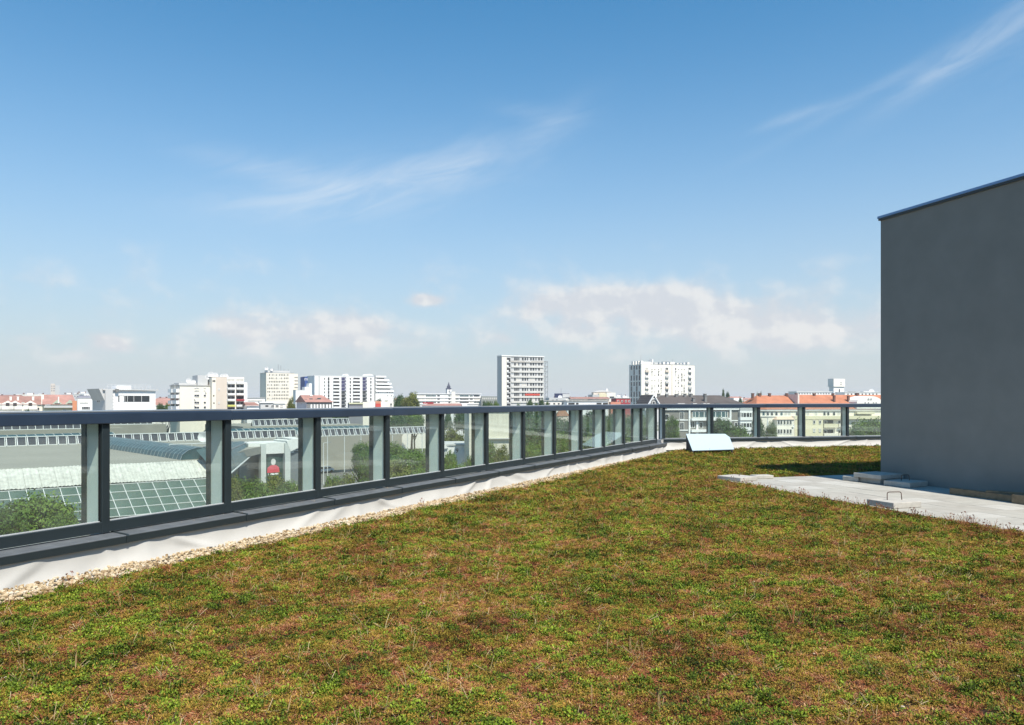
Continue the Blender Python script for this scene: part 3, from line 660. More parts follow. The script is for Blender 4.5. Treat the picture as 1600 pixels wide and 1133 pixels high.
    def mast(s, px, pyt, pyb, y=3.0, r=0.06):
        t = s.x(px); mb = MB(); mb.tube((t, y, s.z(pyb, px)), (t, y, s.z(pyt, px)), r, 5); return mb.build('antenna', STEEL, s.e)
    def box_on_roof(s, pxl, pxr, pyt, pyb, y0, y1, mt, name='roof_box'):
        return MB().box(s.x(pxl), s.x(pxr), y0, y1, s.z(pyb, pxl) + 0.002, s.z(pyt, pxl)).build(name, mt, s.e)
def pick(*a): return random.choice(a)
def sign_text(txt, parent, x, y, z, h, mt, name='lettering', rz=0.0):
    cu = bpy.data.curves.new('lettering', 'FONT'); cu.body = txt; cu.size = h; cu.extrude = 0.03; cu.align_x = 'CENTER'
    o = bpy.data.objects.new('tmp', cu); COL.objects.link(o); dg = bpy.context.evaluated_depsgraph_get(); me = bpy.data.meshes.new_from_object(o.evaluated_get(dg))
    bpy.data.objects.remove(o); me.transform(Matrix.Rotation(R(90), 4, 'X')); me.materials.clear(); me.materials.append(mt)
    return place(me, name, parent, (x, y, z), rz)

# ---- tall slab with open stair at its right (centre)
b = Bld('apartment_tower', 'grey and cream ten-storey slab with banded windows and open steel stair', 400, 784, 850, 24, 6.0)
b.block(784, 850, 556.5, GREY); b.flat(784, 850, 556.5, over=0.2, th=0.5, mt=WHITE)
b.band(784, 791.2, 558, 634, CREAM, 'end_panel', 0.12)
for k in range(10):
    y = 561 + k * 7.93
    b.win(794.7, y + 1.2, 6.0, 6.0, 'open', name='loggia'); b.band(791.6, 794.6, y + 1.5, y + 4.4, WHITE, 'loggia_rail', 0.2)
for k in range(10):
    y = 560.7 + k * 7.93
    b.band(798.5, 849, y + 2.6, y + 5.5, mat('pale_spandrel', (0.64, 0.62, 0.58), 0.9, 0.1, 0.3) if k else mat('grey_fascia', (0.5, 0.47, 0.43), 0.9), 'spandrel', 0.35)
    b.band(798.5, 849, y - 2.9, y - 2.3, DGREY, 'shadow_strip', 0.06)  # dark strip painted as shade below each spandrel
    if k == 9: break
    for px in (804.6, 807.7, 810.6, 816.9, 820.8, 824.3, 829.6, 833.5, 837.4, 842.2, 846.2):
        b.win(px, y, 2.7 if px not in (810.6, 824.3, 837.4) else 1.8, 5.0, 'bare' if random.random() < .82 else 'blind')
sign_text('SNNV', b.e, b.x(824.5), -0.42, b.z(566.3, 824), 1.5, WHITE)
b.band(820, 843, 615.2, 618.0, mat('red_banner', (0.62, 0.08, 0.05), 0.8), 'banner', 0.42, -0.36)
st_ = MB()
xa, xb = b.x(850.8), b.x(857)
for x in (xa, xb):
    for yy in (1.0, 4.0): st_.tube((x, yy, 0), (x, yy, b.z(563)), 0.13, 5)
for k in range(9):
    z0_, z1_ = b.z(563 + 7.93 * (k + 1)), b.z(563 + 7.93 * k)
    st_.tube((xa, 1.0, z0_), (xb, 1.0, z1_), 0.12, 5); st_.tube((xa, 1, z1_), (xb, 1, z1_), 0.12, 5); st_.box(xa, xb, 1.0, 4.0, z1_ - .08, z1_ + .04)
st_.build('stair_frame', STEEL, b.e)
b.box_on_roof(806, 815, 555.2, 556.0, 3, 7, STEEL); b.mast(812, 552.5, 556)

# ---- white tower with dark vertical fins on its shaded side
b = Bld('apartment_tower', 'white tower block with dark vertical strips on its shaded left side', 380, 1002, 1085.5, 23, 11.2)
b.block(1002, 1085.5, 569.5, WARM); b.flat(1002, 1085.5, 569.5, over=0.02, th=0.12)
for k in range(4):                                             # fins and openings of the shaded side
    yy = 1.6 + k * 2.45
    for f in range(8):
        if (k * 3 + f) % 6 != 4: b.sidewin(yy, b.z(577 + f * 8.6) , 1.15, 2.5 if f % 3 else 2.0, 'bare')
    MB().box(0.3, 1.5, yy - 0.8, yy + 0.4, b.z(569.4), b.z(563.5)).build('roof_fin', WARM, b.e)
rows = [576.8 + 8.7 * f for f in range(7)]
for f, y in enumerate(rows):
    for px in (1018.7, 1023.2, 1029, 1033, 1055.7, 1059.8, 1065.3, 1069):
        u = random.random()
        if u < .30: b.win(px, y, 1.7, 3.7, 'bare')
        elif u < .55: b.win(px, y, 1.7, 3.7, 'blind')
        else: b.win(px, y + .8, 1.3, 1.6, 'bare')
        if random.random() < .35: b.band(px - .7, px + .7, y + 3.0, y + 4.2, DGREY, 'air_conditioner', 0.4)
    for pl, pr in ((1008, 1013), (1039.4, 1044.2), (1075.3, 1080)):
        b.win((pl + pr) / 2, y - .4, pr - pl, 3.4, pick('dark', 'open', 'blind', 'dark'), name='loggia'); b.band(pl - .3, pr + .3, y + 1.9, y + 4.6, pick(BEIGE, WHITE, WARM, GREY), 'balcony', 0.7)
b.band(1049.3, 1050.5, 570, 634, BEIGE, 'joint_strip', 0.05)
for pl, pr, t in ((1004, 1020, 565), (1020.5, 1022.5, 561.5), (1024, 1030, 566), (1032, 1035, 566), (1038, 1041, 565.5), (1044, 1047, 566), (1049, 1056, 565.5), (1060, 1062, 567), (1065, 1067, 567), (1070, 1072.5, 566.5), (1076, 1079, 566)):
    b.box_on_roof(pl, pr, t, 569.2, 1.0, 4.0, pick(WARM, WHITE, GREY), 'roof_parapet')
b.box_on_roof(1048, 1056.5, 564.5, 569.2, 5, 9, DGREY); b.mast(1006.5, 554, 567); b.mast(1056.5, 560, 567)

# ---- cream office tower
b = Bld('office_tower', 'cream office tower with rows of tiny windows and antennas on top', 450, 416, 460, 32, 14)
b.block(416, 460, 582.5, CREAM); b.flat(416, 460, 582.5, over=0.1, th=0.2)
MB().box(b.x(460), b.x(466.5), 1.5, 11, 0, b.z(584, 460)).build('side_wing', CREAM, b.e)
for f in range(8):
    y = 586 + f * 5.25
    for c in range(13): b.win(418.6 + c * 2.6, y, 1.25, 2.6, 'bare' if random.random() < .8 else 'blind')
    MB().box(b.x(460.3), b.x(466.7), 1.2, 1.5, b.z(y + 3.4, 460), b.z(y + 2.2, 460)).build('balcony', BEIGE, b.e)
b.box_on_roof(419, 455, 578.5, 582.0, 3, 8, GREY, 'penthouse_floor')
for px, t in ((418, 574.5), (424, 576), (430, 575.5), (437, 569), (441, 571), (446, 576.5), (453, 577)): b.mast(px, t, 579, r=.12)
b.dish(418, 575.5, 1.0); b.dish(426, 577, .8)

# ---- blue sign block and white annex
b = Bld('office_block', 'bright blue office slab with a white sign beside the white apartments', 430, 476, 491.5, 26, 12)
b.block(476, 486, 588.5, BLUEP); MB().box(b.x(486.4), b.x(491.5), 0.5, 11, 0, b.z(587, 486)).build('stair_tower', plaster('slate_blue', (0.12, 0.14, 0.30)), b.e)
sign_text('mvz', b.e, b.x(481.5), -0.08, b.z(594.6, 481), 2.6, WHITE)
b.win(489, 611, 3.6, 8.5, 'bare', y=0.5)
b = Bld('white_annex', 'stepped windowless white annex in front of the blue slab', 405, 462, 487, 24, 9)
b.block(462, 476, 609.5, WHITE); b.block(476.2, 482.8, 604.5, WHITE, 'step'); b.block(483, 487.2, 599, WHITE, 'step'); b.flat(462, 476, 609.5, over=.1, th=.15)

# ---- white apartments with dark loggia columns
b = Bld('apartment_complex', 'long white apartment block with dark balcony columns and stepped right end', 420, 491.5, 585, 31, 14)
b.block(491.5, 585, 587.5, WHITE); b.flat(491.5, 585, 587.5, over=.1, th=.25, mt=WHITE)
rw = [592.0 + 5.3 * f for f in range(9)]
for y in rw:
    b.win(507.1, y, 1.5, 2.8, 'bare'); b.win(513.5, y, 2.6, 4.6, 'open', name='loggia')
    for pl, pr in ((520.8, 530.2), (551.6, 562.4)):
        b.win((pl + pr) / 2, y - .4, pr - pl, 2.6, 'open', name='loggia'); b.band(pl - .5, pr + .5, y + 1.0, y + 3.7, WHITE, 'balcony', 0.9)
    for pl, pr in ((533.2, 541.0), (566.2, 573.6)):
        b.win((pl + pr) / 2, y, pr - pl, 4.9, 'indigo' if y < 613 else 'bare', name='loggia'); b.band(pr - 2.0, pr - 0.8, y - .5, y + 1.6, WHITE, 'loggia_panel', 0.12)
    for px in (547.4, 579.4): b.win(px, y, 2.0, 4.2 if int(y) % 2 else 2.6, 'bare')
b.band(497.5, 500, 588, 636, GREY, 'pilaster', .1); b.band(585.2, 586.4, 587, 630, DGREY, 'downpipe', .1)
for pl, pr, t in ((539, 545, 584.2), (571, 584, 584.2)):
    n = 8; x0, x1, zb, zt = b.x(pl), b.x(pr), b.z(587, pl), b.z(t, pl); vs = []
    for k in range(n + 1): a = math.pi * k / n; vs.append(((x0 + x1)/2 - (x1 - x0)/2 * math.cos(a), zb + (zt - zb) * math.sin(a)))
    mb = MB(); nn = len(vs); mb.add([(p[0], 0.2, p[1]) for p in vs] + [(p[0], 5, p[1]) for p in vs], [tuple(range(nn))[::-1], tuple(range(nn, 2*nn))] + [(k, (k+1) % nn, nn + (k+1) % nn, nn + k) for k in range(nn)]); mb.build('arched_parapet', WHITE, b.e)
b2 = Bld('terraced_block', 'white terraced end block stepping down to the right towards trees', 440, 586.6, 616, 30, 12)
for k, (pr, yt) in enumerate(((603, 587.2), (608, 593), (611.5, 598.5), (613, 604), (615, 610))):
    b2.block(586.6 if k == 0 else (603, 608, 611.5, 613)[k - 1] + .05, pr, yt, WHITE, 'terrace', 0, 12); 
    b2.band(586.8, pr, yt + .2, yt + 2.6, WHITE, 'parapet', .5)
    if k < 4: b2.win((588 + pr - 2) / 2, yt + 4.2, pr - 591, 1.7, 'bare', name='window_strip')
for px, py in ((591, 613), (605, 613.5), (609, 613), (613, 613), (606, 618.5), (612, 618.5)): b2.win(px, py, 1.4, 1.8, 'bare')

# ---- near house with orange roof and lilac gable
b = Bld('gabled_house', 'small house with orange tiled roof and pale lilac gable wall', 205, 479, 519, 31, 9.5)
b.block(479, 519, 628, DGREY)
zr = b.z(617.6); ze = b.z(628); hd = 9.5
mb = MB(); mb.add([(-0.02, 0, 0), (-0.02, hd, 0), (-0.02, hd, ze), (-0.02, hd/2, zr - .15), (-0.02, 0, ze), (0.28, 0, 0), (0.28, hd, 0), (0.28, hd, ze), (0.28, hd/2, zr - .15), (0.28, 0, ze)], [(0, 4, 3, 2, 1), (5, 6, 7, 8, 9), (2, 3, 8, 7), (3, 4, 9, 8), (0, 5, 9, 4)]); mb.build('gable_wall', LILAC, b.e)
b.gable(479, 519, 628.4, 617.2, TILE4, hipl=0, hipr=1.6, over=.35)
b.sidewin(4.4, b.z(631.5), .7, .8, 'bare')
for px in (486.5, 491.5, 496, 501, 505.5, 511, 515.5): b.band(px - 1.4, px + 1.0, 632, 642, WHITE, 'white_pier', .15)
for px, py in ((480.5, 624), (489, 623.2), (498, 624), (502, 622.5)):
    t = b.x(px); MB().box(t - .4, t + .4, 1.6, 2.5, b.z(py + 1, px) - .2, b.z(py - .6, px)).build('skylight', WTEAL, b.e)
b.box_on_roof(491, 495, 617.0, 619, 3.6, 4.6, WARM, 'roof_vent')

# ---- stepped cream apartment block left of centre
b = Bld('apartment_block', 'cream five-storey block with balconies on its shaded left side', 228, 281, 331, 41, 8.6)
b.block(281, 331, 602.8, CREAM); b.flat(281, 331, 602.8, over=.15, th=.25)
b.box_on_roof(284, 329, 598.2, 602.0, 2.5, 7, GREY, 'setback_floor')
for py in (606.3, 610.2, 618.2, 629.2, 637): 
    b.win(305.5, py, 3.6, 3.0 if py > 612 else .9, 'dark' if py > 612 else 'blind'); b.win(309.4, py, 3.2, 3.0 if py > 612 else .9, 'dark' if py > 612 else 'blind'); b.win(320, py, 3.2, 3.0 if py > 612 else .9, 'dark' if py > 612 else 'blind')
for px, py in ((304.2, 623.5), (321.2, 612.5), (304.2, 633.4), (320, 633.5)): b.band(px - .8, px + .8, py - .8, py + .8, WHITE, 'air_conditioner', .4)
for f in range(5):
    zz = b.z(612.5 + 9 * f) 
    for yy in (2.1, 6.2):
        b.sidewin(yy, zz + .9, 2.6, 1.3, 'blind' if f == 0 else 'dark'); MB().box(-0.9, -0.001, yy - 1.7, yy + 1.7, zz - .15, zz + .85).build('balcony', pick(WHITE, GREY, WHITE), b.e)
b.dish(301, 594.5, .75, 3.5); b.dish(305, 596.5, .6, 3.2); b.dish(309, 596.2, .6, 3.4)
b = Bld('apartment_block', 'taller cream and beige block with red and yellow balcony fronts', 232, 331.2, 381.5, 36, 12)
b.block(331.2, 337.5, 589.8, CREAM); b.block(337.6, 354.3, 589.5, BEIGE, 'beige_wall'); b.block(354.5, 381.4, 589.3, WARM, 'balcony_wall'); b.block(381.5, 388, 597.5, WHITE, 'end_wall', 1.0)
b.box_on_roof(313, 329, 586, 604, 3, 9, GREY, 'stair_head'); b.flat(331.2, 381, 589.3, over=.1, th=.2, y0=1)
for px, py in ((333, 595.5), (335.5, 595.5), (334, 618.5), (334.3, 630), (342, 608.5), (342, 629.5)): b.win(px, py, 1.8, 3.2 if py < 600 else 2.4, 'bare' if px < 340 else 'blind')
fr = [plaster('white_balcony', (0.75, 0.74, 0.72)), REDP, plaster('yellow_balcony', (0.62, 0.60, 0.16)), plaster('rose_balcony', (0.45, 0.14, 0.15))]
for f in range(6):
    y = 594.6 + 8.9 * f
    for c, (pl, pr) in enumerate(((355.3, 366.5), (369.0, 380.6))):
        b.win((pl + pr) / 2, y, pr - pl, 4.6, pick('dark', 'dark', 'blind') if f == 0 else pick('open', 'dark', 'dark'), name='loggia')
        b.band(pl - .4, pr + .4, y + 2.6, y + 5.2, (fr[1] if (f, c) == (3, 1) else fr[2] if (f, c) == (4, 0) else fr[3] if (f, c) in ((5, 0),) else fr[0]), 'balcony_front', .75)
for px, py, r_ in ((329, 588.6, .8), (334, 585.4, 1.0), (340.5, 586.8, 1.0), (352, 588, .8), (357, 588, .9)): b.dish(px, py, r_, 3)
for px in (346, 362): b.mast(px, 584.8, 589)

# ---- control building
b = Bld('control_building', 'pale grey windowed control building with railings on its flat roof', 195, 163.5, 243, 43, 10.5)
b.block(175.5, 243, 610.8, WHITE); b.block(163.5, 175.2, 609, GREY, 'front_bay', -0.6, 10.5)
b.flat(163.5, 243, 609.8, over=.5, th=.28, mt=GREY)
b.win(209.5, 623.2, 46, 9.6, 'bare', name='window_band')
for px in (195, 199, 209, 221): b.band(px - .35, px + .35, 618.6, 628.2, GREY, 'mullion', .12)
b.band(186.5, 193.5, 619, 628, WHITE, 'blind', .05)
b.sidewin(5.0, b.z(628.5), 2.6, 1.75, 'dark')
mb = MB(); zt = b.z(607.4); 
mb.add([(-1.3, 0, zt), (-1.3, 10.5, zt), (0, 10.5, zt - 3.0), (0, 0, zt - 3.0), (0, 0, zt), (0, 10.5, zt)], [(0, 3, 2, 1), (0, 1, 5, 4), (0, 4, 3), (1, 2, 5)]); mb.build('slanted_hood', GREY, b.e)
rl = MB(); zb = b.z(607.5)
xs_ = np.linspace(1, b.x(238), 12)
for x in xs_: rl.tube((x, 1.5, zb), (x, 1.5, zb + 1.1), .05, 4)
for h in (.55, 1.1): rl.tube((xs_[0], 1.5, zb + h), (xs_[-1], 1.5, zb + h), .04, 4)
rl.build('roof_railing', mat('railing_galvanised', (0.6, 0.6, 0.6), 0.5), b.e); b.box_on_roof(190, 213, 602.2, 608, 4, 8, WHITE); b.box_on_roof(179, 184, 607.5, 612, -.8, .2, DGREY, 'lamp_box')
for k in range(6): b.band(175.6, 177.0, 613 + 5 * k, 614 + 5 * k, DGREY, 'ladder_rung', .12)

# ---- row houses at the left edge
b = Bld('row_house', 'cream row house under a brown-red roof with pointed dormers, far left', 255, -40, 70, 30, 11)
b.block(-40, 70, 633, CREAM); b.gable(-40, 70, 632.5, 618.6, TILE2, hipr=1.5)
for px in (12, 23.5, 47.5, -8):
    t = b.x(px); w_ = 2.0; zt = b.z(626.2, px); zb = b.z(640, px)
    mb = MB(); mb.add([(t-w_, -.25, zb), (t+w_, -.25, zb), (t+w_, -.25, zt-1.2), (t, -.25, zt), (t-w_, -.25, zt-1.2), (t-w_, 4, zb), (t+w_, 4, zb), (t+w_, 4, zt-1.2), (t, 4, zt), (t-w_, 4, zt-1.2)], [(0,1,2,3,4), (9,8,7,6,5), (2,7,8,3), (3,8,9,4), (1,6,7,2), (0,4,9,5)]); mb.build('dormer', WARM, b.e)
    b.win(px, 632, 5, 4.6, 'open', y=-.27)
    b.chimney(px + 4, 620, 626, .6, 2.5, WARM)
b.win(58.5, 639, 5, 4, 'dark'); b.win(36, 630.5, 3, 3, 'blind')
b.band(64.5, 68.5, 616.8, 634, WARM, 'fire_wall', .2, 6)
b = Bld('row_house', 'newer yellow row house with bright red roof and green dormers', 262, 68.5, 118, 32, 12)
b.block(68.5, 118, 634, YELL); b.gable(68.5, 118, 632, 616.6, TILE4, hipr=1.0); b.block(113, 122.5, 626.5, ORANGE, 'orange_bay', -.8, 6)
for px in (89.5, 109.5):
    t = b.x(px); z_ = b.z(628, px); mb = MB(); mb.add([(t-2, -.1, z_-1.2), (t+2, -.1, z_-1.2), (t, -.1, z_+.7), (t-2, 3.5, z_-1.2), (t+2, 3.5, z_-1.2), (t, 3.5, z_+.7)], [(0,1,2), (5,4,3), (1,4,5,2), (0,2,5,3), (0,3,4,1)]); mb.build('dormer', plaster('green_gable', (0.40, 0.46, 0.36)), b.e); b.win(px, 631.2, 7, 2.2, 'open', y=-.15)
b.band(68.6, 113, 634, 637.2, GREY, 'parapet', 1.2); b.win(101, 641, 5, 2, 'blind'); b.band(90.5, 92.5, 620, 631, WARM, 'fire_wall', .15, 6)
b = Bld('office_house', 'small white block with two window rows right of the row houses', 240, 121, 143.5, 30, 8)
b.block(121, 143.5, 622.8, WHITE); b.flat(121, 143.5, 622.8, over=.1, th=.2, mt=GREY); b.gable(120, 143, 622.5, 618, mat('slate_roof', (0.2, 0.2, 0.23), .8), y0=3, y1=8, hipl=1, hipr=1)
for k in range(5): b.win(129 + 2.6 * k, 637.5, 1.9, 3, 'dark'); b.win(126 + 2.6 * k, 629.5, 1.6, 1.2, 'blind')
b = Bld('distant_tower', 'tiny hazy high-rise on the far left horizon', 1500, 79, 90, 30, 20)
b.block(79, 86, 599.5, BEIGE); b.block(86.2, 93, 602, GREY, 'rear_wing', 3); 
for f in range(3):
    for px in (80.6, 83, 85): b.win(px, 603.5 + f * 3.6, 1.0, 1.6, 'bare')

# ---- low white modern school
b = Bld('long_white_block', 'long low white block with three ribbon-window storeys below the church spire', 430, 651, 751, 24, 14)
b.block(651, 751, 616, WHITE); b.flat(651, 751, 615.8, over=.4, th=.35, mt=WHITE)
for f, y in enumerate((618.7, 623.6, 628.6)):
    for pl, pr in ((653, 664), (664.6, 682), (683, 687.5), (700.3, 704), (711.4, 717), (717.5, 733), (733.5, 739), (739.5, 750)): b.win((pl + pr) / 2, y, pr - pl - .4, 2.2, pick('bare', 'bare', 'teal', 'blind'), name='ribbon_window')
    b.band(651.2, 750.6, y + 1.4, y + 3.4, WHITE, 'spandrel', .3)
b.block(705, 711, 612, WARM, 'stair_tower', -.5, 4)
b = Bld('church_tower', 'church tower with slim dark blue spire above the white block', 620, 698.6, 705.6, 20, 4.0, 'church')
b.block(698.6, 705.6, 608.6, WHITE)
x0, x1, zb = -.5, b.w + .5, b.z(608.6); SPM = mat('spire_slate', (0.045, 0.05, 0.085), 0.6); cx = (x0 + x1) / 2; cy = 2.0
mb = MB()
prof = [(2.3, 608.6), (2.4, 607.4), (1.3, 605.4), (1.6, 604.2), (1.0, 602.6), (0.55, 600), (0.08, 596.8)]
for (r0, p0), (r1, p1) in zip(prof[:-1], prof[1:]): mb.tube((cx, cy, b.z(p0)), (cx, cy, b.z(p1)), r0, 8, r1)
mb.build('spire', SPM, b.e); b.win(702, 611.5, 1.6, 2.5, 'open')
b = Bld('grey_green_block', 'low grey-green block half hidden by shrubs beside the slab tower', 440, 752, 779, 4, 10)
b.block(752, 779, 619.2, plaster('grey_green', (0.28, 0.30, 0.28)))
for k in range(8): b.win(754.5 + 3 * k, 622.8, 1.3, 2, 'blind')
for k in range(8): b.win(754.5 + 3 * k, 628.3, 1.3, 2, 'bare')
b = Bld('low_hall', 'low hall with salmon roof in front of the long white block', 300, 659, 721, 5, 14)
b.block(659, 721, 634.5, WHITE); b.gable(659, 721, 634, 630.6, TILE4, hipl=3, hipr=.5); b.block(721.5, 730, 631.2, WHITE, 'end_block'); b.box_on_roof(660, 677, 628.8, 631, 5, 9, REDP, 'red_rooflight')
b = Bld('shop_row', 'low cream and grey shop row with a red sign just over the railing', 215, 545, 615, 14, 8)
b.block(545, 566.8, 629.2, plaster('dark_shop', (0.26, 0.26, 0.28))); b.block(567, 576, 628.2, CREAM, 'cream_wall'); b.block(576.1, 604, 627.6, WARM, 'cream_wall'); b.block(604.1, 614.8, 627.4, CREAM, 'cream_wall')
b.band(545, 566.6, 629.2, 631.5, plaster('lime_fascia', (0.6, 0.6, 0.4)), 'fascia', .25); b.band(586.6, 595, 630.6, 638.5, mat('red_sign', (0.60, 0.09, 0.07), 0.6), 'sign', .3); b.band(586.6, 595, 626.8, 630.4, mat('salmon_sign', (0.62, 0.28, 0.18), .7), 'sign', .28); b.win(611, 632, 2.4, 3.4, 'dark')
b = Bld('low_white_block', 'low white block between cream apartments and the office tower', 330, 384, 414, 30, 10)
b.block(384, 414, 622.4, WHITE); b.flat(384, 414, 622.4, over=.2, th=.3); b.win(398, 626, 22, 1.4, 'blind', name='ribbon_window')
b = Bld('red_roofed_shed', 'white shed with dull red roof beside the cream apartments', 230, 386, 405, 26, 8)
b.block(386, 405, 635, WHITE); b.gable(386, 405, 634, 628.5, TILE2, hipr=1.2)
b = Bld('grey_workshop', 'pale grey workshop roofs in front of the office tower', 215, 407, 446, 20, 10)
b.block(407, 428, 629.5, GREY); b.block(428.2, 446, 631, WARM, 'annex'); b.flat(407, 428, 629.5, over=.3, th=.3, mt=WHITE); b.flat(428.5, 446, 630.4, over=.3, th=.3, mt=WHITE)
for px in (417, 426, 433, 440): b.win(px, 634.5, 4.5, 2.4, pick('open', 'dark', 'blind'))
b = Bld('red_roof_row', 'red roofs with a tree behind, right of the control building', 300, 240, 272, 28, 10)
b.block(240, 272, 634, WARM); b.gable(240, 272, 633, 623.6, TILE4, hipl=1)

# ---- mixed low roofs right of the slab tower
b = Bld('billboard_house', 'house with a dark blue billboard box on its roof', 330, 858, 884, 6, 9)
b.block(858, 884, 621.5, GREY); MB().box(b.x(868), b.x(891), 2, 3.2, b.z(622), b.z(614.8)).build('billboard', plaster('navy_board', (0.03, 0.04, 0.10)), b.e)
MB().box(b.x(880.2), b.x(891.2), 1.9, 1.99, b.z(621), b.z(615.4)).build('grey_panel', GREY, b.e); b.mast(878.5, 606, 622); b.dish(876, 620.5, .9, 1.2); b.win(870, 625.5, 3, 2.4, 'bare'); b.win(864, 626, 3, 2.4, 'bare')
b = Bld('low_row', 'pale low row with flat roofs right of the slab tower', 300, 848, 886, 4, 9)
b.block(848, 886, 626.5, WARM); b.flat(848, 886, 626.5, over=.3, th=.25)
for px in (852, 858, 866, 873, 880): b.win(px, 631, 3, 2.2, pick('bare', 'blind', 'dark'))
b = Bld('shop_hall', 'flat hall with dark openings and white piers below the domed roofs', 290, 886, 950, 4, 12)
b.block(886, 950, 627.2, WHITE); b.flat(886, 950, 627, over=.3, th=.3)
for pl, pr in ((888, 898), (900, 904), (932, 940), (942, 950)): b.win((pl + pr) / 2, 631.6, pr - pl, 4.2, 'open')
b = Bld('red_brick_row', 'dull red roofed terrace under the large domed building', 420, 893, 952, 3, 12)
b.block(893, 952, 624, BEIGE); b.gable(893, 952, 623.6, 620.2, TILE2)
for k in range(10): b.win(897 + 5.6 * k, 626.5, 1.4, 1.8, pick('bare', 'blind')) 
b = Bld('domed_building', 'large beige building with stepped hazy roof and lantern', 640, 926, 962, 3, 25)
b.block(926, 936, 616.6, GREY); b.block(936.2, 948, 615, YELL, 'middle_wing'); b.block(948.2, 962, 613.5, WARM, 'right_wing'); b.box_on_roof(929, 958, 612.6, 617, 6, 16, BEIGE, 'attic'); b.gable(929, 958, 612.6, 609.6, FLATR, y0=6, y1=16, hipl=6, hipr=6)
MB().tube((b.x(951.5), 10, b.z(611)), (b.x(951.5), 10, b.z(606.8)), 1.2, 8, .3).build('lantern', WHITE, b.e)
b.win(956, 621, 7, 3, 'dark'); b.band(936.2, 948, 622, 625, YELL, 'cornice', .2)
b = Bld('red_house', 'dark red house beside the white tower with white trim', 310, 963, 985, 6, 9)
b.block(963, 985, 622.6, REDP); b.flat(963, 985, 622.4, over=.2, th=.25, mt=GREY); b.block(951.5, 967, 628, plaster('salmon', (0.60, 0.25, 0.17)), 'salmon_wing', -3, -.2)
for px in (966, 972, 978, 983): b.win(px, 627, 2, 2.6, 'dark')
b.mast(974, 615.2, 622); b.box_on_roof(976, 982, 618.5, 622, 3, 6, WHITE)

# ---- grey and white apartment house with dark hipped roof
b = Bld('apartment_house', 'grey and white apartment house with dark hipped roof behind the far railing', 178, 1036, 1177, 16, 13)
b.block(1036, 1176, 637.5, plaster('taupe_render', (0.23, 0.215, 0.195)))
rf = b.gable(1036, 1176, 637.0, 617.2, TILE3, hipl=3.2, hipr=5.2, over=.5)
b.band(1036, 1174, 637.4, 641, WHITE, 'cornice', .35)
for px, t in ((1047, 615.5), (1060, 616.5), (1075, 616.2), (1089, 615.5), (1099, 616.0), (1121, 615.8)): b.chimney(px, t, 621, .55, 5.4, DGREY)
for px, t in ((1093.5, 622.5), (1112, 618.5)): b.chimney(px, t, 630, .6, 2.6, DGREY)
for px in (1063, 1068, 1087, 1103, 1107, 1123): 
    t_ = b.x(px); MB().box(t_ - .5, t_ + .5, .3, 1.2, b.z(632.8, px), b.z(630.4, px)).build('skylight', WFR if px != 1123 else WTEAL, b.e)
for (px, py, w_, h_) in ((1065.3, 649.5, 6.4, 11), (1065.3, 666, 6.4, 11), (1095.5, 664.5, 5, 8.4), (1095.5, 682, 5, 7), (1042, 652, 6, 9), (1042, 668, 6, 9)):
    b.win(px, py, w_, h_, 'dark'); 
for px in (1076.5, 1140.6): b.band(px - 1.2, px + 1.2, 641, 700, WHITE, 'pilaster', .32)
b.band(1087.2, 1090.2, 658.4, 700, WHITE, 'pilaster', .32)
b.win(1109.5, 647.8, 60, 8.6, 'teal', name='glazed_loggia')
for px in (1086, 1092, 1100, 1108, 1118, 1127, 1133): b.band(px - .4, px + .4, 643.5, 652, WFR, 'mullion', .1)
for y in (653.3, 671.2, 688.8): b.band(1078, 1139.2, y, y + 4.0, WHITE, 'balcony', .9)
for y in (656.8, 672.8, 690): b.band(1037, 1075, y - .9, y + .7, WHITE, 'string_course', .12)
for y in (657.5, 673.5, 690): b.band(1142, 1176, y - .9, y + .7, WHITE, 'string_course', .12)
b.win(1082, 663.5, 6.5, 9.5, 'dark'); b.win(1122, 664.5, 6, 8.5, 'dark'); b.win(1112, 664.5, 5, 8.5, 'dark'); b.win(1150, 664, 4.4, 7, 'dark')
for y in (648.5, 664.5, 681):
    b.win(1163.5, y, 17.5, 6.6, 'dark', y=-.75); b.block(1153.6, 1173.5, y - 3.9, WHITE, 'bay_lintel', -.7, -.01, y - 6.4)
    b.band(1153.6, 1173.5, y + 3.6, y + 8.3, WHITE, 'bay_front', .9)
    for px in (1158, 1163, 1168): b.band(px - .45, px + .45, y - 3.5, y + 3.5, WFR, 'mullion', .86, -.7)
MB().box(b.x(1154), b.x(1173), -.68, -.02, 0, b.z(637.5, 1154)).build('bay', GREY, b.e)
b = Bld('gabled_wing', 'white pointed gable with arched window left of the dark hipped roof', 172, 1010, 1033.5, 4, 12)
x1 = b.w; zr = b.z(618.4); ze = b.z(640)
b.block(1010, 1033.5, 640, WHITE)
mb = MB(); xm = x1 / 2
mb.add([(0, 0, ze), (x1, 0, ze), (xm, 0, zr), (0, 12, ze), (x1, 12, ze), (xm, 12, zr)], [(0, 1, 2), (5, 4, 3), (0, 3, 4, 1)]); mb.build('gable', DGREY, b.e)
for s_ in (0, 1):
    xa = -.35 if s_ == 0 else x1 + .35
    for y0_, y1_, mt_, nm, up in ((-.3, .12, WHITE, 'bargeboard', .38), (.13, 12.2, TILE3, 'roof', .22)):
        mb = MB(); mb.add([(xa, y0_, ze - .3), (xm, y0_, zr + .02), (xm, y1_, zr + .02), (xa, y1_, ze - .3), (xa, y0_, ze - .3 + up), (xm, y0_, zr + .02 + up), (xm, y1_, zr + .02 + up), (xa, y1_, ze - .3 + up)], [(0, 1, 2, 3), (7, 6, 5, 4), (0, 4, 5, 1), (3, 2, 6, 7), (0, 3, 7, 4)]); mb.build(nm, mt_, b.e)
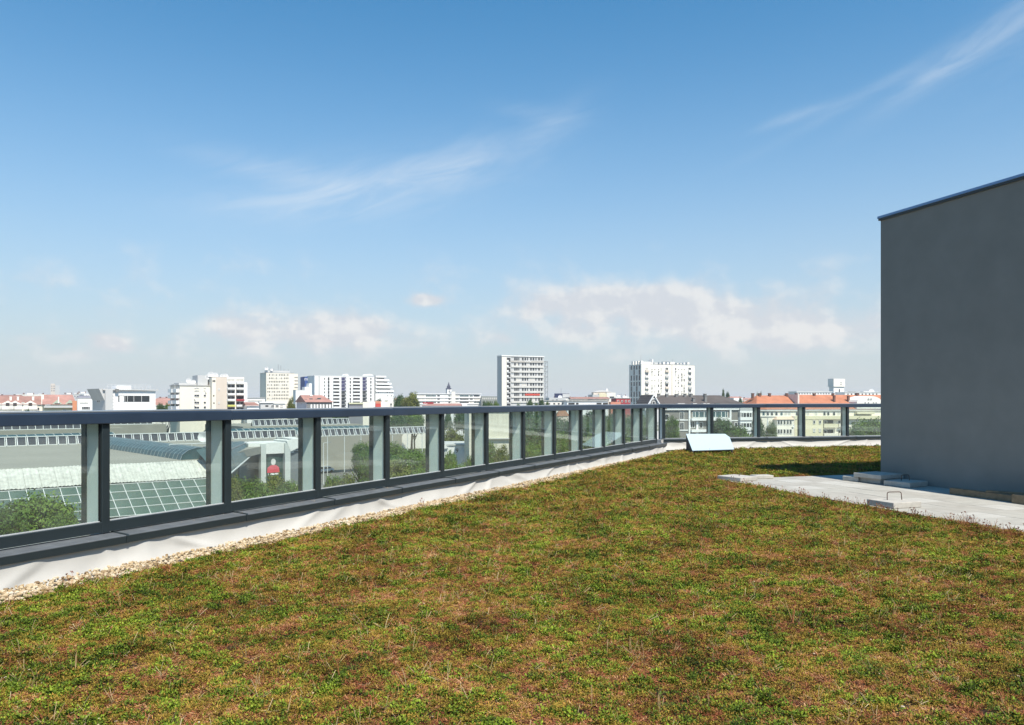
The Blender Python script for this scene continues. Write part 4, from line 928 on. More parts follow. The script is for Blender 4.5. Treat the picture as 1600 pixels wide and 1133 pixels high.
b.win(1021.5, 629.5, 3.2, 4, 'dark'); 
for k in range(10):
    a0, a1 = math.pi * k / 10, math.pi * (k + 1) / 10; r0, r1 = .72, .92; zc = b.z(630.5)
    mb = MB(); mb.add([(xm - r * math.cos(a), yy, zc + r * 1.3 * math.sin(a)) for yy in (-.08, .02) for r, a in ((r0, a0), (r1, a0), (r1, a1), (r0, a1))], [(0, 1, 2, 3), (7, 6, 5, 4), (0, 4, 5, 1), (1, 5, 6, 2), (2, 6, 7, 3), (3, 7, 4, 0)]); mb.build('arch_stone', WHITE, b.e)
b.gable(1033, 1046, 640, 620.0, TILE3, y0=2, y1=12, over=.1, name='link_roof'); b.block(1033.4, 1040, 640, DGREY, 'link_wall', 2.5)

# ---- cream apartment house with orange roofs
b = Bld('apartment_house', 'long cream apartment house with orange tiled roofs behind the far railing', 212, 1180, 1420, 13, 14)
b.block(1183, 1420, 640.5, CREAM)
b.gable(1183, 1260, 640.0, 617.6, TILE, hipl=4.5, hipr=.0, over=.5); b.gable(1261.5, 1420, 640.0, 616.6, TILE, hipl=0, hipr=4, over=.5)
b.band(1251.5, 1254, 616, 640, RIDGE, 'fire_wall', -1.5, 8.5)
for px in (1196, 1207, 1223, 1250.5, 1266, 1294.5, 1324.5, 1363): b.chimney(px, 614.8, 620, .6, 6.3)
for px in (1315.5, 1338): b.chimney(px, 618.6, 627, .55, 3.2)
t = b.x(1357); w_ = (b.x(1377) - b.x(1337)) / 2
mb = MB(); n = 14; zb = b.z(632, 1357); zt = b.z(618.8, 1357); pr_ = [(t - w_, zb - 1.2)] + [(t - w_ * math.cos(math.pi * k / n), zb + (zt - zb) * math.sin(math.pi * k / n) ** .8) for k in range(n + 1)] + [(t + w_, zb - 1.2)]
nn = len(pr_); mb.add([(p[0], -.5, p[1]) for p in pr_] + [(p[0], 4.5, p[1]) for p in pr_], [tuple(range(nn))[::-1], tuple(range(nn, 2 * nn))] + [(k, (k+1) % nn, nn + (k+1) % nn, nn + k) for k in range(nn)]); mb.build('round_gable', WARM, b.e)
for px in (1350, 1355, 1363, 1367): b.win(px, 629.6, 2.6, 1.6, 'dark', y=-.5)
b.win(1355, 623.6, 3.0, 1.6, 'dark', y=-.5); b.win(1359, 623.6, 3.0, 1.6, 'dark', y=-.5)
b.band(1183, 1420, 639.6, 642, WHITE, 'cornice', .4)
for px in (1193, 1199.5, 1206, 1213, 1221, 1227.5, 1233, 1245, 1249, 1262, 1275, 1288, 1294, 1303, 1310, 1316, 1322): b.win(px, 646.6, 4.0, 5.6, pick('dark', 'dark', 'teal', 'blind'))
b.band(1183, 1235, 649.9, 651.2, WARM, 'string_course', .2)
b.band(1238, 1420, 650.2, 655.4, YELL, 'balcony', 1.0)
bx = MB(); 
b.block(1209, 1235.3, 654.5, CREAM, 'round_bay', -1.6, -.01)
mb = MB(); x0, x1 = b.x(1207.5), b.x(1236); mb.add([(x0, -1.9, b.z(655.4, 1209)), (x1, -1.9, b.z(655.4, 1209)), (x1, 0, b.z(650.2, 1209)), (x0 + 1.2, 0, b.z(650.2, 1209)), (x0, 0, b.z(655.4, 1209)), (x1, 0, b.z(655.4, 1209))], [(0, 1, 2, 3), (0, 3, 4), (1, 5, 2), (0, 4, 5, 1)]); mb.build('bay_roof', plaster('pale_salmon_roof', (0.66, 0.48, 0.36)), b.e)
for y in (659.6, 673.8):
    for px in (1211.5, 1215.5, 1220.5, 1225.5, 1230): b.win(px, y, 3.0, 6.2, 'dark', y=-1.62)
b.band(1236.3, 1238.6, 650.5, 700, BEIGE, 'pilaster', 1.0); b.block(1238.8, 1283, 650.6, YELL, 'front_wing', -.9, -.01)
for px in (1246.5, 1269, 1278): 
    for y in (659.5, 672.6): b.win(px, y, 3.2, 4.2, 'blind' if y > 665 or px < 1250 else 'dark', y=-.92); b.band(px - 2.6, px + 2.6, y - 3.2, y - 2.6, BEIGE, 'lintel', 1.0, -.9)
for y in (660.0, 674.8):
    b.win(1293, y, 20, 7, 'open', name='loggia'); b.win(1289.5, y, 5, 4.4, 'dark', y=-.04); b.band(1284, 1306, y + 2.2, y + 8.0, pick(YELL, CREAM), 'balcony', 1.1); b.band(1308, 1318.5, y + 2.0, y + 7.0, CREAM, 'balcony', .9); b.win(1313, y, 8, 5, 'dark')
    b.win(1333, y, 6, 5, 'dark'); b.win(1350, y, 6, 5, 'dark'); b.win(1368, y, 6, 5, 'dark')
for px in (1233.5,): b.dish(px, 665.5, .32, -1.9)
b.band(1324, 1420, 657, 659, WARM, 'string_course', .2); b.band(1335, 1362, 643.5, 647, YELL, 'awning', 1.2)

# ---- white square tower and flat roofs behind the orange roofs
b = Bld('white_tower', 'white square tower with a wider grey top behind the orange roofs', 520, 1303, 1319, 22, 4)
b.block(1302.5, 1319, 604.3, WHITE); MB().box(b.x(1301.5), b.x(1319.3), -.6, 4.5, b.z(604.3), b.z(591.8)).build('top_storey', WARM, b.e)
b.win(1311.5, 611, 2.2, 6, 'open'); b.mast(1302, 588.2, 592); b.mast(1304, 588.6, 592); 
for py in (598, 601): b.win(1313, py, 1.8, 1.5, 'bare', y=-.6)
b = Bld('flat_white_row', 'row of flat white roofs with small dark windows behind the orange roof', 480, 1245, 1300, 4, 12)
b.block(1245, 1300, 612.3, WHITE); b.flat(1245, 1300, 612.3, over=.3, th=.3, mt=WHITE)
for k in range(12): b.win(1249 + 4.2 * k, 615, 2, 2, 'bare')
b.mast(1261, 608.2, 613)
b = Bld('flat_white_row', 'flat white roofs with tanks right of the white square tower', 470, 1320, 1378, 4, 12)
b.block(1320, 1378, 613.3, WHITE); b.flat(1320, 1378, 613.3, over=.3, th=.3, mt=WHITE); b.box_on_roof(1332, 1340, 611.8, 613, 2, 6, DGREY); b.box_on_roof(1352, 1360, 611.2, 613, 2, 6, GREY); b.dish(1366, 612, 1.7, 3)
for k in range(9): b.win(1325 + 5.6 * k, 616, 2, 2, 'bare')
b = Bld('small_orange_house', 'small orange-roofed house with white gable between dark and orange roofs', 320, 1143, 1163, 10, 8)
b.block(1143, 1163, 626.5, WARM); b.gable(1143, 1163, 626, 619.6, TILE4, hipl=1.5); b.block(1136, 1150, 622, WHITE, 'white_wing', -6, -.2)

# skyline of low roofs far behind
for k, (pl, pr, t, Y_, mt_, rf_, lab) in enumerate((
    (-30, 28, 617, 520, WARM, TILE2, 'distant low roofs at the far left edge'), (26, 72, 614.8, 640, WARM, FLATR, 'distant pale flat roofs over the brown-red row house'),
    (94, 124, 614.4, 700, GREY, FLATR, 'distant grey roofs right of the hazy high-rise'), (116, 146, 612.6, 760, WHITE, FLATR, 'distant white roofs left of the control building'),
    (243, 272, 621, 480, WARM, TILE4, 'distant red roofs right of the control building'), (388, 414, 623, 560, WHITE, FLATR, 'distant white roofs left of the office tower'),
    (616, 655, 622, 600, WARM, TILE4, 'distant roofs behind the round trees'), (856, 930, 620, 700, WARM, FLATR, 'distant pale roofs behind the billboard house'),
    (958, 984, 617.5, 720, WHITE, FLATR, 'distant white roofs left of the white tower block'), (1160, 1200, 621.5, 700, WARM, TILE4, 'distant roofs between dark and orange roofs'))):
    b = Bld('distant_roofs', lab, Y_, pl, pr, 12, 12)
    b.block(pl, pr, t + 2.5, mt_)
    if rf_ is FLATR: b.flat(pl, pr, t + 2.2, over=.2, th=.4, mt=mt_); b.box_on_roof(pl + (pr - pl) * .3, pl + (pr - pl) * .5, t, t + 2, 3, 7, WHITE); b.box_on_roof(pl + (pr - pl) * .7, pl + (pr - pl) * .78, t + .4, t + 2, 3, 6, GREY)
    else: b.gable(pl, pr, t + 2.8, t, rf_, hipl=1, hipr=1)
    for q in range(int((pr - pl) / 4)): b.win(pl + 3 + 4 * q, t + 5, 1.5, 1.6, pick('bare', 'blind'))
    for q in range(3): b.chimney(pl + (pr - pl) * (q + .5) / 3, t - .6, t + 1.5, .9, 4)
hl = MB(); hp = [(-4200 + 60 * k) for k in range(160)]
vs = []; 
for x in hp: vs += [(x, 5200, GROUND - 5), (x, 5200, GROUND + 22 + 14 * noise.noise(Vector((x * .0016, 1.0, 0))) + 5 * noise.noise(Vector((x * .012, 4.0, 0)))), (x, 6000, GROUND - 5)]
fs = []
for k in range(len(hp) - 1): a = 3 * k; fs += [(a, a + 3, a + 4, a + 1), (a + 1, a + 4, a + 5, a + 2)]
hl.v = vs; hl.f = fs; hl.mi = [0] * len(fs); tag(hl.build('hills', mat('far_wood', (0.06, 0.085, 0.06), 1.0, .3, .01)), kind='structure')
# ------------------------------------------------------------------ terminal hall with glazed roofs, beyond the left railing
RZ_ = -6.0 - GROUND                                          # roof level above the street
hall = tag(empty('terminal_hall', (0, 0, GROUND), HRZ), 'large flat-roofed terminal hall with glazed roof slopes behind the left railing', 'building')
HROOF = mat('hall_roof_felt', (0.30, 0.29, 0.245), 0.95, 0.10, 0.06); HWALL = plaster('hall_wall', (0.20, 0.22, 0.21))
RIBM = mat('pale_rib', (0.62, 0.64, 0.62), 0.5, 0.05); TGL = mat('teal_roof_glass', (0.035, 0.085, 0.095), 0.3, 0.35, 0.5, spec=0.35); FRPM = mat('white_corrugated_sheet', (0.50, 0.50, 0.45), 0.6, 0.22, 2.2, streak=False); DKGL = mat('smoked_glass', (0.06, 0.06, 0.066), 0.25, 0.25, 0.4, spec=0.5)
GGL = mat('green_roof_glass', (0.085, 0.125, 0.10), 0.22, 0.4, 0.35, spec=0.6)
MB().prism([(-40, 100), (35, 100), (46, 119), (69, 148), (69, 154), (-40, 154)], RZ_ - 1.2, RZ_).build('roof', HROOF, hall)
MB().prism([(-40, 100.6), (34, 100.6), (44, 119.6), (67, 148.6), (67, 153.6), (-40, 153.6)], 0.0, RZ_ - 1.2).build('wall', HWALL, hall)
# white sheet eaves: single corrugated sheets
for k in range(48):
    u = -1 + k * 0.75; dz = random.uniform(-.035, .035)
    mb = MB(); top_ = []; bot_ = []
    for j in range(9):
        x = u + .005 + .74 * j / 8; h = .05 * (1 if j % 4 == 2 else -.4 if j % 4 == 0 else .3)
        top_.append((x, 100, RZ_ + .16 + dz + h)); bot_.append((x, 97.3, RZ_ - 1.78 + dz + h))
    mb.add(top_ + bot_, [(j, j + 9, j + 10, j + 1) for j in range(8)]); mb.build('eaves_sheet', FRPM, hall)
MB().add([(-1, 100.01, RZ_ - .1), (35, 100.01, RZ_ - .1), (35, 97.4, RZ_ - 2.0), (-1, 97.4, RZ_ - 2.0)], [(0, 1, 2, 3)]).build('eaves_lining', HWALL, hall)
# glazed slope: rafters, purlins, panes
gz0, gz1, v0, v1 = RZ_ - 1.95, RZ_ - 4.9, 97.2, 91.8
paneM = None
for k in range(26):
    u = -5 + k * 1.58
    mb = MB(); mb.add([(u - .035, v0, gz0 + .06), (u + .035, v0, gz0 + .06), (u + .035, v1, gz1 + .06), (u - .035, v1, gz1 + .06), (u - .035, v0, gz0 - .1), (u + .035, v0, gz0 - .1), (u + .035, v1, gz1 - .1), (u - .035, v1, gz1 - .1)], [(0, 3, 2, 1), (4, 5, 6, 7), (0, 4, 7, 3), (1, 2, 6, 5)]); mb.build('rafter', RIBM, hall)
    for r in range(4):
        if paneM is None:
            dv = (v1 - v0) / 4; dz = (gz1 - gz0) / 4
            paneM = MB().add([(.06, 0, 0), (1.52, 0, 0), (1.52, dv * .985, dz * .985), (.06, dv * .985, dz * .985), (.06, 0, -.03), (1.52, 0, -.03), (1.52, dv * .985, dz * .985 - .03), (.06, dv * .985, dz * .985 - .03)], [(0, 3, 2, 1), (4, 5, 6, 7), (3, 7, 6, 2), (0, 1, 5, 4)]).mesh('roof_pane', GGL)
        if k < 25: place(paneM, 'roof_pane', hall, (u, v0 + dv * r, gz0 + dz * r + random.uniform(-.01, .01)))
for r in range(5):
    v = v0 + (v1 - v0) * r / 4; z = gz0 + (gz1 - gz0) * r / 4; MB().box(-5, 34.5, v - .05, v + .05, z + .0, z + .07).build('purlin', RIBM, hall)
MB().box(-40, 34, 91.9, 92.2, 0, gz1 - .12).build('glazed_front', GGL, hall)
# raked skylight rows: dark glass, pale ribs, white cheeks
cheek = MB().add([(0, 0, 0), (0, -.95, .15), (0, -.05, 1.45), (.08, 0, 0), (.08, -.95, .15), (.08, -.05, 1.45)], [(0, 1, 2), (5, 4, 3), (0, 3, 4, 1), (1, 4, 5, 2)]).mesh('white_cheek', mat('white_cheek_paint', (0.8, 0.8, 0.79), 0.45, .03))
def rib_mesh(h, dep): return MB().add([(-.06, 0, 0), (.06, 0, 0), (.06, dep, h), (-.06, dep, h), (-.06, -.1, .05), (.06, -.1, .05), (.06, dep - .1, h + .05), (-.06, dep - .1, h + .05)], [(4, 5, 6, 7), (0, 3, 2, 1), (0, 4, 7, 3), (1, 2, 6, 5)]).mesh('rib', RIBM)
RB = rib_mesh(1.45, .5)
def skylight_row(parent, u0, u1, v, z, cheeks, step=1.5):
    mb = MB(); mb.add([(u0, v, z), (u1, v, z), (u1, v + .5, z + 1.45), (u0, v + .5, z + 1.45), (u0, v + 1.4, z), (u1, v + 1.4, z)], [(0, 1, 2, 3), (3, 2, 5, 4), (0, 3, 4), (1, 5, 2)]); mb.build('skylight_glass', DKGL, parent)
    MB().box(u0, u1, v + .35, v + .75, z + 1.452, z + 1.60).build('top_rail', RIBM, parent); MB().box(u0, u1, v - .35, v - .12, z + .002, z + .14).build('bottom_rail', RIBM, parent)
    k = u0
    while k <= u1:
        place(RB, 'rib', parent, (k, v, z))
        if cheeks: place(cheek, 'white_cheek', parent, (k + .12, v - .02, z))
        k += step
skylight_row(hall, 10, 70, 153, RZ_ + .01, True)
skylight_row(hall, -20, 9.6, 153, RZ_ + .01, False)
def sat(u, v, z, r): 
    mb = MB(); n = 16
    mb.add([(0, .3 * r, 0)] + [(r * 1.25 * math.cos(2*math.pi*k/n), -.1 * r, r * math.sin(2*math.pi*k/n)) for k in range(n)], [(0, 1 + (k+1) % n, 1 + k) for k in range(n)]); mb.tube((0, .25 * r, 0), (0, .5 * r, -r * 1.2), .08, 5)
    return mb.build('roof_dish', DISH, hall, (u, v, z), R(-50))
sat(46.5, 139, RZ_ + 1.2, .85)
# teal barrel skylight across the roof, towards the viewer
def vault(parent, pts, width, height, nseg, name, panes=True):
    """barrel along a polyline of (u, v, z): each bay of glazing and each hoop its own piece"""
    p0, p1 = Vector(pts[0]), Vector(pts[1]); d = (p1 - p0); L = d.length; d.normalize(); s = Vector((d.y, -d.x, 0)); n = 7; nb_ = int(L / 1.45)
    def ring(t, grow=0.0):
        c = p0 + d * t; return [c + s * ((width + grow) * .5 * math.cos(math.pi * k / n)) + Vector((0, 0, (height + grow * .5) * math.sin(math.pi * k / n))) for k in range(n + 1)]
    for b_ in range(nb_):
        t0, t1 = L * b_ / nb_ + .05, L * (b_ + 1) / nb_ - .05; a = ring(t0); c = ring(t1); mb = MB()
        mb.add(a + c, [(k, k + 1, n + 2 + k, n + 1 + k) for k in range(n)]); mb.build('glazing_bay', TGL, parent)
    for b_ in range(nb_ + 1):
        t = L * b_ / nb_; a = ring(t - .05, .12); c = ring(t + .05, .12); mb = MB(); mb.add(a + c, [(k, k + 1, n + 2 + k, n + 1 + k) for k in range(n)]); mb.build('hoop', RIBM, parent)
    for t, fl in ((0.02, 1), (L - .02, 0)): a = ring(t); MB().add(a, [tuple(range(n + 1))]).build('end_glazing', TGL, parent)
sk = tag(empty('barrel_skylight', (0, 0, GROUND), HRZ), 'long teal barrel skylight crossing the grey hall roof', 'skylight')
vault(sk, ((32.5, 152, RZ_ + .02), (34.5, 104, RZ_ + .02)), 5.2, 1.5, 7, 'skylight')
# big teal awning sloping off the right corner of the roof
aw = tag(empty('glass_awning', (0, 0, GROUND), HRZ), 'big rounded teal glass awning at the right corner of the hall roof', 'awning')
aw.location = (0, 0, 0); aw.rotation_euler = (0, 0, 0)
far_p = [at(x, y, d) for x, y, d in ((352, 693.5, 133), (364, 690.2, 133.5), (378, 689.4, 134), (388, 691, 134), (394.5, 698, 133), (398, 708, 132))]
near_p = [at(x, y, d) for x, y, d in ((306, 703, 97), (318, 699, 97.5), (330, 701, 97.5), (339, 712, 97), (345, 730, 96), (348, 751, 95))]
nbA = 13; nP = len(far_p)
def aw_ring(t, lift=0.0): return [f_.lerp(n_, t) + Vector((0.35, -0.5, 1)).normalized() * lift for f_, n_ in zip(far_p, near_p)]
for k in range(nbA):
    a_, c_ = aw_ring(k / nbA + .002), aw_ring((k + 1) / nbA - .002); MB().add(a_ + c_, [(j, j + 1, nP + 1 + j, nP + j) for j in range(nP - 1)]).build('glazing_bay', TGL, aw, smooth=True)
for k in range(nbA + 1):
    t = k / nbA; a_, c_ = aw_ring(t - .0022, .05), aw_ring(t + .0022, .05); MB().add(a_ + c_, [(j, j + 1, nP + 1 + j, nP + j) for j in range(nP - 1)]).build('hoop', STEEL, aw)
for q in (1, 3, 5): MB().tube(far_p[q] + Vector((0, 0, .06)), near_p[q] + Vector((0, 0, .06)), .07 if q < 5 else .11, 6).build('purlin' if q < 5 else 'edge_beam', STEEL if q < 5 else RIBM, aw)
for t_ in (0.0, 1.0): MB().add(aw_ring(t_), [tuple(range(nP))]).build('end_glazing', TGL, aw)
for k in range(4):
    q = far_p[3].lerp(near_p[3], .1 + .26 * k); MB().tube((q.x, q.y, GROUND), (q.x, q.y, q.z - .1), .18, 8).build('column', STEEL, aw)
# maintenance frame on the roof
fr_ = MB()
for u in (33.2, 36.2, 39.2): 
    fr_.tube((u, 113, RZ_), (u, 113, RZ_ + 1.6), .05, 5)
for z in (.75, 1.55): fr_.tube((33.2, 113, RZ_ + z), (39.2, 113, RZ_ + z), .05, 5)
fr_.box(33, 39.4, 112.2, 113.9, RZ_ + .7, RZ_ + .78)
tag(fr_.build('roof_frame', RIBM, None, (0, 0, GROUND), HRZ), 'thin pale pipe frame standing on the hall roof', 'frame')
# farther raked skylight rows
for nm, u0, u1, v, z, lab in (('skylight_strip', 22, 46, 203, -4.9, 'distant raked skylight strip on the far hall, left part'), ('skylight_strip', 46.8, 57, 208, -4.3, 'short raised skylight strip on the far hall'), ('skylight_strip', 74, 100, 186, -4.6, 'skylight strip with white cheeks on the far hall, right part')):
    e = tag(empty(nm, (0, 0, GROUND), HRZ), lab, 'skylight'); skylight_row(e, u0, u1, v, z - GROUND, u0 > 70, 1.5)
    MB().prism([(u0 - 3, v - 1.5), (u1 + 3, v - 1.5), (u1 + 3, v + 25), (u0 - 3, v + 25)], 0, z - GROUND - .01).build('hall_roof', HROOF, e)
sk2 = tag(empty('barrel_skylight', (0, 0, GROUND), HRZ), 'teal barrel skylight on the far hall behind the white-cheeked row', 'skylight'); vault(sk2, ((57, 168, RZ_ + .02), (98, 171, RZ_ + .02)), 5, 1.5, 7, 'x')
MB().prism([(52, 160), (100, 160), (100, 184), (52, 184)], 0, RZ_ - .01).build('hall_roof', HROOF, sk2)
sk3 = tag(empty('barrel_skylight', (0, 0, GROUND), HRZ), 'teal barrel skylight behind the dark-paned row at far left', 'skylight'); vault(sk3, ((-6, 160, RZ_ + .02), (38, 166, RZ_ + .02)), 5, 1.5, 7, 'x')
MB().prism([(-14, 156), (50, 156), (50, 176), (-14, 176)], 0, RZ_ - .01).build('hall_roof', HROOF, sk3)
# free-standing end of the white-cheeked canopy
cn = tag(empty('platform_canopy', (0, 0, GROUND), HRZ), 'raked canopy with white cheeks on thin white posts beyond the railing', 'canopy')
skylight_row(cn, 71.5, 106, 153, RZ_ + .01, True)
for u in range(73, 107, 4): MB().tube((u, 152.8, 0), (u, 152.8, RZ_), .09, 6).build('post', RIBM, cn)
# entrance portal with poster
po = tag(empty('entrance_portal', (0, 0, GROUND), HRZ), 'white concrete entrance portal with a dark glazed poster bay', 'portal')
pu0 = 50.0; pv = 126.0
def PU(px):                                                    # position along the portal front
    k = (px - 800) / F; return pv * (k * HV.y - HV.x) / (HU.x - k * HU.y)
def PZ(py, u): return EYE - (py - HZ) * (HU.y * u + HV.y * pv) / F - GROUND
ua, ub = PU(388), PU(459)
MB().box(ua, ub, pv, pv + 6, PZ(707.5, ub), PZ(690.5, ub)).build('fascia', mat('portal_concrete', (0.70, 0.71, 0.67), .85, .06, .4), po)
for a, b_ in ((406.5, 414.5), (444, 452.5)): MB().box(PU(a), PU(b_), pv - .35, pv + .6, 0, PZ(692, ub)).build('pillar', mat('portal_pillar', (0.52, 0.55, 0.52), .85, .06, .4), po)
MB().add([(PU(446), pv - .4, PZ(688, ub)), (ub + 1.2, pv - .4, PZ(684.5, ub)), (ub + 1.2, pv - .4, PZ(698, ub)), (PU(452.6), pv - .4, PZ(705, ub)), (PU(446), pv + 5, PZ(688, ub)), (ub + 1.2, pv + 5, PZ(684.5, ub)), (ub + 1.2, pv + 5, PZ(698, ub)), (PU(452.6), pv + 5, PZ(705, ub))], [(3, 2, 1, 0), (4, 5, 6, 7), (0, 1, 5, 4), (1, 2, 6, 5), (2, 3, 7, 6), (3, 0, 4, 7)]).build('slanted_wing', mat('portal_concrete', (0.7, 0.71, 0.67)), po)
MB().box(PU(414.7), PU(443.8), pv + .5, pv + .7, 0, PZ(708, ub)).build('glazed_bay', mat('dark_green_glazing', (0.03, 0.06, 0.055), .15, .3, .5), po)
MB().box(PU(453), PU(478), pv + .2, pv + 6, 0, PZ(686, ub)).build('side_wall', plaster('slate_wall', (0.16, 0.18, 0.19)), po)
pos = tag(empty('poster', tuple(hw(PU(428.5), pv + .38, GROUND)), HRZ), 'poster of a figure in red with white lettering in the entrance bay', 'poster')
w_ = PU(438) - PU(419); zc = PZ(722.5, PU(428))
MB().box(-w_/2, w_/2, 0, .05, zc - 2.4, zc + 2.3).build('board', mat('poster_board', (0.035, 0.07, 0.06), .6), pos)
mb = MB(); sh_ = [(-1.1, -1.75), (1.1, -1.75), (1.0, -.9), (.55, -.55), (.2, -.45), (-.2, -.45), (-.55, -.55), (-1.0, -.9)]
mb.add([(x, -.01, zc + z) for x, z in sh_], [tuple(range(len(sh_)))]); mb.build('red_shirt', mat('poster_red', (0.62, 0.07, 0.10), .6), pos)
hd = [(.42 * math.cos(a), .05 + .55 * math.sin(a)) for a in np.linspace(0, 2 * math.pi, 14, endpoint=False)]
MB().add([(x, -.012, zc + z) for x, z in hd], [tuple(range(14))]).build('pale_head', mat('poster_pale', (0.62, 0.62, 0.58), .6), pos)
MB().box(-.9, .9, -.014, -.011, zc - 2.15, zc - 1.85).build('caption', mat('poster_white', (0.8, 0.8, 0.78), .6), pos)
MB().box(PU(463) - .6, PU(463) + .9, pv - .1, pv + .1, PZ(704.5, ub), PZ(699.5, ub)).build('sign', mat('sign_white', (0.8, 0.8, 0.8), .5), po)
sign_text('m', po, PU(463.5), pv - .14, PZ(703.8, ub), .6, mat('sign_ink', (0.03, 0.03, 0.03), .5))

# ------------------------------------------------------------------ things beyond the middle of the railing
b = Bld('stair_block', 'blank cream concrete stair block seen through the railing', 112, 733, 795, 10, 6); b.block(733, 795, 644.5, mat('cream_concrete', (0.70, 0.66, 0.54), .85, .1, .5)); b.flat(733, 795, 644.4, over=.12, th=.15, mt=WARM)
b.block(795.2, 806, 646, DGREY, 'dark_return', .4, 5); b.band(741, 800, 685, 686.4, GREY, 'rail', .4)
b = Bld('garage_block', 'low white garage block with the number 9 on its front', 118, 691, 742, 6, 9); b.block(691, 742, 696.5, WHITE); b.flat(691, 742, 696.4, over=.15, th=.2, mt=GREY)
sign_text('9', b.e, b.x(714), -.05, b.z(707.6, 714), .95, mat('sign_ink', (0.03, 0.03, 0.03), .5))
mb = MB(); mb.add([(b.x(690.5), -.3, b.z(684)), (b.x(696), -.3, b.z(695)), (b.x(700), -.3, b.z(700)), (b.x(690.5), -.3, b.z(702)), (b.x(690.5), -.02, b.z(684)), (b.x(696), -.02, b.z(695)), (b.x(700), -.02, b.z(700)), (b.x(690.5), -.02, b.z(702))], [(3, 2, 1, 0), (4, 5, 6, 7), (0, 1, 5, 4), (1, 2, 6, 5), (2, 3, 7, 6), (3, 0, 4, 7)]); mb.build('ramp_cheek', WHITE, b.e)
b = Bld('brown_reflection_block', 'small brown-roofed building added in place of a reflection in the far panes', 150, 870, 890, 0, 6); b.block(872, 888, 651, BEIGE); b.gable(870, 890, 650.5, 640.5, mat('brown_tile', (0.30, 0.15, 0.09), .85, .2), hipl=.8, hipr=.8, over=.1)  # building added to stand in for a brown reflection
b = Bld('low_annex', 'low pale annex with flat roof beyond the middle panes', 260, 596, 668, 8, 10); b.block(596, 668, 644.5, WARM); b.flat(596, 668, 644, over=.3, th=.3, mt=GREY)
for px in (602, 612, 624, 634, 646, 656): b.win(px, 652, 5, 5, pick('dark', 'blind'))
b = Bld('low_annex', 'low cream annex beyond the fourth pane among the trees', 270, 505, 575, 14, 10); b.block(505, 575, 646, CREAM); b.flat(505, 575, 645.6, over=.3, th=.3, mt=GREY)
for px in (512, 522, 535, 548, 560, 570): b.win(px, 653, 5, 4, pick('dark', 'blind'))

# ------------------------------------------------------------------ lamps, cars
def lamp(px, pyb, pyt, label, arm=1.0):
    Y_ = (EYE - GROUND) * F / (pyb - HZ); p = at(px, pyb, Y_); h = zat(pyt, Y_) - GROUND
    e = tag(empty('street_lamp', (p.x, Y_, GROUND)), label, 'street lamp', 'street lamps on the forecourt')
    MB().tube((0, 0, 0), (0, 0, h), .11, 8, .07).build('pole', RIBM, e); MB().tube((0, 0, h - .05), (arm, 0, h + .1), .05, 6).build('arm', RIBM, e); MB().box(arm - .1, arm + .5, -.12, .12, h + .04, h + .16).build('lamp_head', STEEL, e)
lamp(505.5, 757, 692, 'tall pale lamp post seen through the fourth pane'); lamp(511.5, 733, 694.5, 'shorter lamp post beside the tall one through the fourth pane', .5)
CARM = {}
def car(px, pyb, rz, colr, label):
    Y_ = (EYE - GROUND) * F / (pyb - HZ); p = at(px, pyb, Y_)
    e = tag(empty('parked_car', (p.x, Y_, GROUND + .01), rz), label, 'car', 'cars on the forecourt')
    prof = [(-2.1, .35), (-2.15, .75), (-1.25, .9), (-.75, 1.42), (.9, 1.45), (1.65, .98), (2.1, .85), (2.1, .35)]
    mb = MB(); n = len(prof); mb.add([(x, -.85, z) for x, z in prof] + [(x, .85, z) for x, z in prof], [tuple(range(n)), tuple(range(n, 2*n))[::-1]] + [(k, n + k, n + (k+1) % n, (k+1) % n) for k in range(n)]); mb.build('body', mat('car_' + label.split()[0], colr, .3, .03), e, bevel=.06)
    for s_ in (-1, 1):
        MB().add([(-1.0, s_ * .856, .95), (1.4, s_ * .856, 1.0), (.85, s_ * .856, 1.36), (-.68, s_ * .856, 1.35)], [(0, 1, 2, 3) if s_ < 0 else (3, 2, 1, 0)]).build('side_window', WGLASS, e)
        for x in (-1.35, 1.3): MB().tube((x, s_ * .68, .33), (x, s_ * .9, .33), .33, 12).build('wheel', GASK, e)
    MB().add([(-1.26, -.7, .93), (-1.26, .7, .93), (-.8, .62, 1.40), (-.8, -.62, 1.40)], [(0, 1, 2, 3)]).build('windscreen', WGLASS, e)
car(528, 719.5, R(10), (0.62, 0.03, 0.03), 'red car parked by the trees through the fourth pane')
car(518, 729, R(12), (0.75, 0.75, 0.74), 'white car in front of the red one')
car(507, 739, R(60), (0.7, 0.7, 0.7), 'pale car at the left edge of the fourth pane'); car(462, 738, R(40), (0.76, 0.75, 0.72), 'cream car behind the third post')
car(536, 726, R(8), (0.06, 0.06, 0.07), 'black car beside the white one by the trees')

